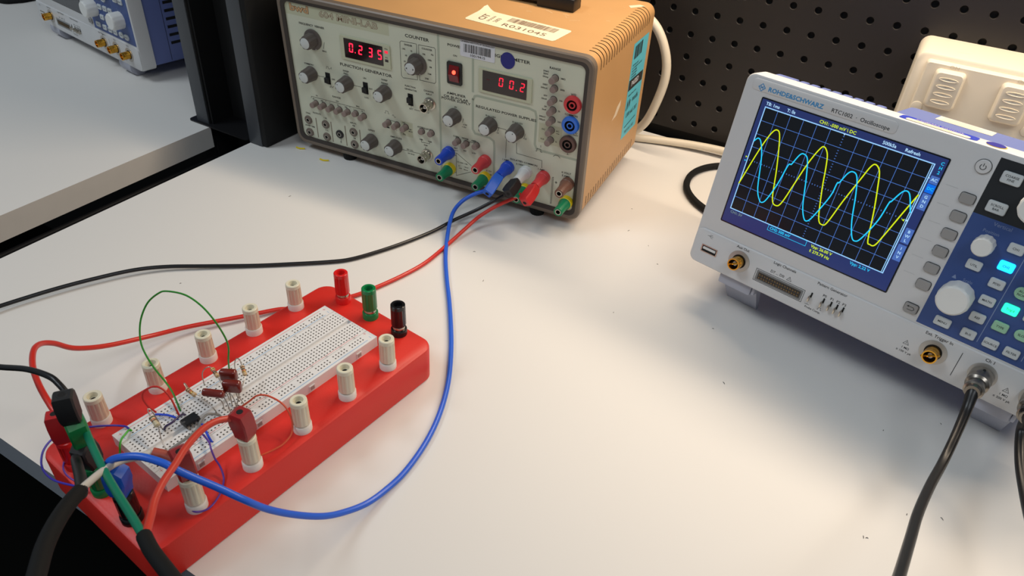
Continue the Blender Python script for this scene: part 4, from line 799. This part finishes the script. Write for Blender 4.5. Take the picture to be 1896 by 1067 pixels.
resistor((78, 22.6, 14.6), (75.6, 28.4, 11), [(80, 9.7, -2), (80, 10, 6), (80.3, 13, 13), (79.4, 18.6, 16.4)], [(60, 38, -2), (60.4, 37.4, 1), (66, 34, 6), (72.5, 30.5, 9.4)], 1.4, (BRN, BLK, ORG, GLD), 'resistor standing right of the brown capacitors')
resistor((19.2, 13.8, 9.5), (18.2, 22, 8), [(21.6, 17.5, -2), (21.5, 16.5, 4), (21.3, 12.4, 11), (20.4, 10.4, 13), (19.4, 11.6, 11.6)], [(13.6, 36, -2), (13.5, 34.4, 1), (14.6, 30, 5), (17, 25, 7.6)], 1.75, (BLK, ORG, BRN), 'larger pale resistor with a hairpin lead, left of the chip', mat('resistor_pale', (196, 184, 152), .4))
CAPM = mat('capacitor_brown', (112, 34, 24), 0.22, coat=.4)
def cap(c, legs, w, h, th, tilt, label):
    o = bw(*c); ang = radians(-33)      # width runs across the board
    Xd = Vector((0.88, 0.475, 0)); Xd = (Xd*cos(radians(tilt[1]))+Vector((0, 0, 1))*sin(radians(tilt[1]))).normalized()
    Yd = Vector((-0.475, 0.88, 0)); Zd = (Vector((0, 0, 1))*cos(radians(tilt[0]))+Yd*sin(radians(tilt[0]))).normalized(); Yd = Zd.cross(Xd).normalized(); Zd = Xd.cross(Yd)
    t = thing('film_capacitor', label, 'capacitor', Matrix.Translation(bw(*legs[0][0])*S), 'brown dipped capacitors'); Mi = Matrix.Translation(-bw(*legs[0][0])*S)
    b = MB(); b.box(-w/2, w/2, -th/2, th/2, -h/2, h/2, 0, r=min(th, h)*.36, seg=4, T=fmm(o, Xd, Yd, Zd)); b.build('body', [CAPM], t, M=Mi)
    for k, l in enumerate(legs): b = MB(); b.tube([bw(*x) for x in l]+[o+Xd*((k-.5)*w*.55)-Zd*(h*.47)], .32, 8); b.build('lead', [LEAD], t, M=Mi)
cap((66.3, 25.5, 16.5), [[(60, 33, -2), (60.3, 32.5, 1), (62, 29.5, 7)], [(65, 33, -2), (65, 32.5, 2), (66, 30, 7)]], 10.8, 8.5, 5, (0, 0), 'brown dipped capacitor at the back of the cluster')
cap((62.2, 34.4, 15.5), [[(59.7, 38.6, -2), (59.7, 38, 1), (60.5, 36, 7)], [(64.8, 38.6, -2), (64.8, 38, 1), (63.6, 37, 7)]], 11.6, 8.6, 5, (0, 0), 'brown dipped capacitor in front, right of the cluster')
cap((52.2, 29.6, 14), [[(54.6, 33, -2), (54.6, 32.5, 1), (54.4, 32, 7)], [(54.8, 40, -2), (54.8, 39, 1), (56, 35, 7)]], 13.6, 6.5, 5, (-42, -4), 'brown dipped capacitor leaning at the left of the cluster')
# jumper wires
def jumper(pts, r, m, label, tip=True):
    W_ = [bw(*p) for p in pts]; b = MB(); b.tube(W_, r, 10); o = b.build('jumper_wire', [m]); tag(o, label, 'jumper wire')
JG, JR, JB, JP, JGY = P('wire_green', (44, 140, 40), .35), P('wire_red', (196, 42, 34), .4), P('wire_blue', (40, 76, 210), .4), P('wire_purple', (92, 52, 150), .4), P('wire_grey', (128, 126, 122), .45)
JDP, JO = P('wire_dark_purple', (58, 42, 84), .4), P('wire_orange', (206, 74, 40), .4)
jumper([(78.5, 4.9, -2), (78.5, 5, 2), (77.6, 8.4, 12), (78.8, 9.7, 22), (77.9, 10.0, 32), (75.1, 7.0, 46), (73.5, -1.7, 54), (70.9, -12.8, 58), (65.8, -24.3, 58), (62.3, -28.6, 56), (57.0, -33.3, 50), (51.8, -35.0, 42), (47.7, -34.3, 34), (44.3, -30.9, 26), (42.7, -25.4, 20), (41.9, -17.2, 14), (42.0, -8.0, 8), (40.7, 0.8, 5), (37.5, 11, 1.5), (36.9, 13.3, -2)], .58, JG, 'long green jumper wire looping high above the breadboard')
jumper([(26.6, 4.6, -2), (26.5, 2.6, 0.5), (24.6, -0.2, 5), (23.9, -1.6, 12), (26.2, -1.5, 16), (30.9, 1.5, 18), (33.8, 5.8, 16), (34.9, 10.1, 10), (34.3, 14.2, 3.5), (34.3, 15.9, -2)], .6, JR, 'short red jumper wire arched over the rail beside the chip')
jumper([(24.1, 5, -2), (24.9, 5.8, 1.2), (27.4, 10.2, 2.2), (29.5, 14.0, 2.2), (31.3, 17.5, 1), (31.8, 18.4, -2)], .7, JB, 'short blue jumper wire left of the chip')
jumper([(36.8, 18.4, -2), (36, 18.3, 1), (31.9, 20.1, 3.4), (26.3, 22.0, 4.2), (22.7, 20.8, 3), (21.6, 18.8, -2)], .7, JDP, 'dark purple jumper wire bent beside the chip')
jumper([(49.5, 35.9, -2), (49.2, 35.3, 1), (44.7, 34.1, 5), (41.3, 34.0, 6), (37.1, 35.1, 5), (33.4, 36.3, 2.4), (27.4, 37.2, 2.2), (20.3, 37.4, 2), (15.2, 36.8, 1), (14, 36.1, -2)], .8, JGY, 'grey jumper wire running in front of the chip')
jumper([(38.8, 33.5, -2), (38, 34.4, 1.4), (35.6, 41.7, 3.4), (33.9, 47.0, 3.4), (34.2, 49.6, -2)], .75, JB, 'short blue jumper wire in front of the chip, under the red lead')
jumper([(34.3, 38.6, -2), (33.7, 40.4, 1), (31.6, 50.9, 3), (29.5, 55.6, 2.6), (28, 60.3, -1), (27.8, 63.9, -4), (26.3, 68.5, -6), (24.0, 72.4, -7.4), (18.3, 78, -7.2), (11.0, 82, -6.8), (5.5, 82.8, -6.4), (1, 80.6, -5.6), (-.3, 77, -5)], .55, JP, 'thin purple wire from the breadboard round the near ivory post')
jumper([(59.9, 38.6, -2), (60.4, 39.9, .8), (62.6, 41.4, 3), (65.8, 44.0, 6), (70.0, 46.4, 9), (73.1, 50.8, 10), (75.5, 57.0, 9), (76.6, 63.3, 7), (76.4, 68.4, 3), (73.8, 73.6, -1), (69.5, 77, -4), (62.8, 78.6, -5), (56.4, 78.6, -4.4), (48.9, 77.4, -3.4), (45, 76, -3)], .58, JO, 'thin orange wire arching from the breadboard to the second near post')
jumper([(8.8, 7.4, -2), (8.8, 4.9, .8), (4.8, 7.5, 2.2), (1.1, 9.5, 2.2), (-1.3, 11.0, 0), (-3.1, 12.1, -4), (-8, 16, -7.4), (-17, 24, -4)], .6, P('wire_light_green', (70, 176, 50), .4), 'short green wire bent over the left end of the breadboard')
jumper([(9, 4.9, -2), (8.8, 2.4, .9), (7.1, 0.0, 2), (2.9, -5.6, 2), (-4.4, -15.5, 0), (-13.9, -19.8, 2), (-23.4, -18.9, 4), (-30.9, -13.9, 5), (-36.1, -7.4, 4), (-37.8, -3.2, 0), (-36.7, 2.3, -4), (-33.1, 11.1, -4.5), (-29.0, 19, -4), (-24, 22, -3)], .6, P('wire_violet_blue', (56, 48, 170), .4), 'violet blue wire looping around the red post to the green post')
jumper([(-26.4, -4.7, -2), (-29.5, -0.3, -3), (-30.2, 4.8, -5), (-28.6, 12, -6), (-25, 20, -4)], .5, JP, 'small purple loop between the red and green posts')
# ------------------------------------------------------------------ test leads
def plug(parent, O, Z, side, m, H=19, Mi=None, wdt=5.7):
    # stackable banana plug: O bottom centre, Z axis, cable leaves towards side
    T = axis(O, Z, [-k for k in side]); b = MB()
    Pt = [(-wdt*.72, 0), (wdt*.72, 0), (wdt*.95, H*.22), (wdt*.95, H*.68), (wdt*.7, H), (-wdt*.55, H), (-wdt*1.12, H*.86), (-wdt*1.12, H*.52), (-wdt*.85, H*.25)]
    R = []
    for s_, y in ((.86, -4.8), (1, -3.9), (1, 3.9), (.86, 4.8)): R.append([(x*s_, y, H/2+(z-H/2)*s_) for x, z in Pt])
    b.rings(R, 0, T=T); o = b.build('plug', [m], parent, M=Mi)
    b = MB(); b.lathe([(2.9, H-.3), (2.6, H+.12), (1.9, H+.12)], 20, 0, T, cap1=False); b.lathe([(1.9, H+.1), (1.9, H+.11)], 16, 1, T); b.build('top_socket', [m, HOLE], o)
    b = MB(); b.lathe([(2.6, -2.2), (2.9, -1.6), (2.9, .2)], 20, 0, T); b.build('brass_pin', [GOLD], o)
    return T
def lead(name, label, cat, cable, plugs=()):
    o0 = Vector(cable[0][0][0]); t = thing(name, label, cat, Matrix.Translation(o0*S)); Mi = Matrix.Translation(-o0*S)
    for pts, r, m, nm in cable: b = MB(); b.tube(pts, r, 12); b.build(nm, [m], t, M=Mi)
    for a in plugs: plug(t, *a, Mi=Mi)
    return t
def ipt(x, y, z): return Vector(IO)+Vector(IX)*x+Vector(IY)*y+Vector(IZ)*z
NEG = tuple(-k for k in IY)
def droop(d): return tuple(Vector(NEG)+Vector((0, 0, -d)))
RL, BL, KL = P('lead_red', (206, 46, 34), .35), P('lead_blue', (40, 98, 214), .33), P('lead_black', (18, 17, 18), .35)
PRD, PBL, PKD = P('plug_red', (200, 40, 40), .4), P('plug_blue', (30, 96, 204), .4), P('plug_black', (24, 24, 25), .5)
up = (0, 0, 1)
pt_ = lambda u, v, z: tuple(bw(u, v, z))
black = [(-306.9, 540.1, 30), (-314.4, 534.7, 24), (-329.1, 524.3, 13), (-343.3, 507.9, 5), (-351.2, 482.9, 2), (-360.7, 453.1, 2), (-371.4, 426.8, 2), (-383.4, 403.6, 2), (-396.1, 389.5, 2), (-420.6, 368.2, 2), (-445.4, 347.8, 2), (-477.2, 322.8, 3), (-501.1, 303.4, 4), (-517.6, 284.3, 5), (-532.6, 259.5, 5), (-546.6, 230.7, 5), (-560.0, 194.8, 5), (-566, 160, 8), (-558, 128, 18), (-530, 108, 38), (-488, 104, 62), (-446, 112, 82)]
black2 = [(-410, 118, 80), (-387.4, 122.0, 86), (-363.7, 125.5, 94), (-343, 126.4, 99), (-334, 126, 98), (-326, 125, 95)]
lead('test_lead', 'black test lead from the white panel post to the stack on the left green post', 'test lead', [(black+black2, 1.7, KL, 'cable')],
     [(ipt(281.3, -19.4, 38.8), droop(.25), (-.8, -.3, -.5), PKD, 18), (pt_(-22.2, 26.5, 50), (.0, .0, 1), (-.8, .6, 0), PKD, 18)])
red = [(-294, 551, 31), (-296.5, 549.4, 28), (-303.7, 542.5, 24), (-313.1, 533.1, 18), (-322.5, 519.0, 10), (-325.5, 500.1, 5), (-326.4, 474.1, 2), (-325.7, 438.9, 2), (-329.9, 412.6, 2), (-337.7, 385.0, 2), (-346.1, 363.5, 2), (-360.3, 343.0, 2), (-376.3, 322.4, 2), (-384.1, 313.0, 3), (-398.2, 291.7, 4), (-420.2, 258.4, 6), (-429.9, 232.9, 10), (-431.8, 201.9, 22), (-430.1, 180.4, 36), (-428.2, 168.4, 50), (-424.2, 159.4, 58), (-413.7, 150.3, 64), (-395.4, 139.8, 68), (-374.1, 131.3, 71), (-356.5, 126.0, 71), (-348, 124, 70)]
lead('test_lead', 'red test lead passing behind the red box to the red post at its left', 'test lead', [(red, 1.8, RL, 'cable')],
     [(ipt(300.3, -19.4, 38.6), droop(.3), (-.8, -.2, -.5), PRD, 22), (pt_(-22, -3, 14), up, (-.8, .6, 0), P('plug_red2', (176, 30, 34), .4), 20)])
blue = [(-329, 545, 29), (-330.8, 542.0, 26), (-336.7, 535.4, 24), (-344.8, 526.8, 18), (-347.4, 515.7, 12), (-344.1, 503.4, 7), (-332.6, 481.4, 3), (-316.7, 455.7, 2), (-296.8, 428.8, 2), (-275.3, 401.6, 2), (-254.3, 373.4, 2), (-239.6, 352.0, 2), (-224.0, 326.4, 2), (-213.1, 303.8, 2), (-205.1, 281.4, 2), (-200.3, 260.0, 2), (-198.2, 238.4, 2), (-199.0, 221.3, 3), (-200.7, 205.5, 6), (-204.2, 190.6, 12), (-208.1, 177.5, 20), (-214.1, 164.2, 32), (-220.9, 152, 46), (-226.8, 143.2, 60), (-236.8, 136.8, 70), (-245.6, 130.0, 80), (-251.8, 126.7, 85), (-257.2, 125.2, 87), (-268.1, 121.6, 88), (-277.2, 117.2, 86), (-283.6, 114.6, 82), (-287.6, 114.0, 76), (-288.5, 114.6, 70)]
lead('test_lead', 'blue test lead curving widely across the bench right of the red box', 'test lead', [(blue, 1.95, BL, 'cable')],
     [(ipt(261.9, -19.4, 38.6), droop(.3), (-.5, 0, -.8), PBL, 24), (pt_(-22, 55.5, 14), up, (.9, .4, 0), PBL, 20)])
# breakout cables: coax ending in two coloured wires with plugs
coaxA = [(-200, 20, 112), (-222.3, 44.9, 112), (-231.5, 52.8, 110), (-243.5, 62.2, 106), (-253.6, 72.0, 102), (-263.1, 82.8, 97), (-270, 91.5, 92)]
white = [(-268, 88, 92.5), (-270.2, 90.5, 92), (-274.9, 98.6, 88), (-280.0, 107.8, 83), (-283.2, 118.0, 78), (-280.5, 125.1, 76), (-277.9, 132.3, 74)]
sleeve = [(-277.9, 132.3, 74), (-275.5, 133.8, 73), (-273.5, 135.2, 72), (-267.5, 137.5, 69.5), (-265, 138.4, 68.6)]
blk = [(-268, 91, 91.5), (-269.6, 92.2, 91), (-286.3, 100.0, 82), (-304.8, 107.7, 72), (-316, 112.5, 65), (-322, 118, 62)]
DRD = P('plug_dark_red', (150, 34, 36), .42)
lead('breakout_cable', 'black cable splitting into white and black wires, lower left of the red box', 'cable',
     [(coaxA, 3.7, RUBBER, 'cable'), (white, 1.9, P('wire_white', (196, 192, 184), .4), 'white_wire'), (sleeve, 3.0, P('sleeve_brown_red', (162, 72, 58), .5), 'sleeve'), (blk, [2.2, 2.8, 2.6, 2.4], PKD, 'black_wire')],
     [(pt_(4.5, 75.3, 19), (.06, -.04, 1), (-.8, .3, 0), DRD, 20), (pt_(-22, 26, 14), up, (.3, -1, 0), P('plug_black2', (34, 30, 30), .55), 18)])
coaxB = [(-150, 70, 112), (-177.3, 77.5, 110), (-189.0, 80.5, 108), (-208.6, 85.6, 102), (-221, 90, 98)]
green = [(-219, 89, 98.5), (-221.4, 89.9, 98), (-238.5, 95.5, 92), (-262.5, 102.9, 86), (-283.0, 109.6, 82), (-303.9, 117.2, 80), (-323.3, 124.8, 79), (-333, 128, 79)]
redB = [(-219, 90, 98.6), (-220.9, 90.9, 98), (-230.2, 99.5, 94), (-237.5, 106.7, 92), (-244.2, 115.9, 90), (-250.9, 127.7, 87), (-257.9, 139.4, 84), (-265.0, 154.2, 79), (-267.0, 165.2, 75), (-264.6, 174.0, 71)]
lead('breakout_cable', 'black cable splitting into green and red wires over the near corner of the red box', 'cable',
     [(coaxB, 3.3, RUBBER, 'cable'), (green, 2.0, P('wire_teal', (22, 122, 92), .35), 'green_wire'), (redB, 1.9, P('wire_red2', (196, 58, 42), .4), 'red_wire')],
     [(pt_(42, 75.3, 17.6), (.02, -.04, 1), (-.85, -.1, 0), DRD, 20), (pt_(-22, 26, 32), up, (.85, -.3, 0), P('plug_green', (20, 120, 62), .4), 18)])
# oscilloscope signal cables
def spt(u, v, y): return Vector(SO)+Vector(SU)*(u+17.5)+Vector(SB)*y+Vector(SZ)*(143-v)
def bnc_lead(u, pts, label, r, boot):
    o0 = spt(u, 125.8, -3); t = thing('signal_cable', label, 'cable', Matrix.Translation(o0*S)); Mi = Matrix.Translation(-o0*S)
    T = axis(o0, [-k for k in SB]); b = MB()
    b.lathe([(5.9, 1), (7.4, 1.2), (7.4, 9), (6.9, 10), (6.9, 13.4), (7.3, 13.8), (7.2, 16), (5.6, 17.4), (5.4, 23), (6.2, 23.6), (6.2, 26), (5, 26.6), (4.4, 30)], 36, 0, T); b.lathe([(1.2, 5), (1.2, 7.6)], 8, 1, T@Matrix.Translation((0, 6.5, 0)))
    b.build('bnc_plug', [mat('dull_nickel', (150, 142, 132), .28, metal=1), HOLE], t, M=Mi)
    e = o0-Vector(SB)*21; e2 = o0-Vector(SB)*27; b = MB(); b.tube([tuple(e), tuple(e2)]+pts, [boot*.9, boot, r+.4]+[r]*9, 14); b.build('cable', [KL], t, M=Mi)
bnc_lead(209.4, [(98.8, 443, 51), (96.4, 422, 43), (93.4, 402.8, 38), (87.6, 374.7, 42), (81.8, 341.4, 50), (77.7, 310.3, 60), (71.9, 270.4, 76), (67.5, 245.5, 88), (62, 220, 98)], 'thick black cable plugged into the Ch 1 socket of the lit oscilloscope', 2.9, 4.1)
bnc_lead(241.5, [(131, 444.7, 50), (133.9, 423.3, 43), (137.9, 393.6, 42), (138.9, 357.7, 50), (136.4, 313.9, 62), (130, 280, 76)], 'thick black cable hanging from the socket nearest the right edge', 3.0, 6.0)
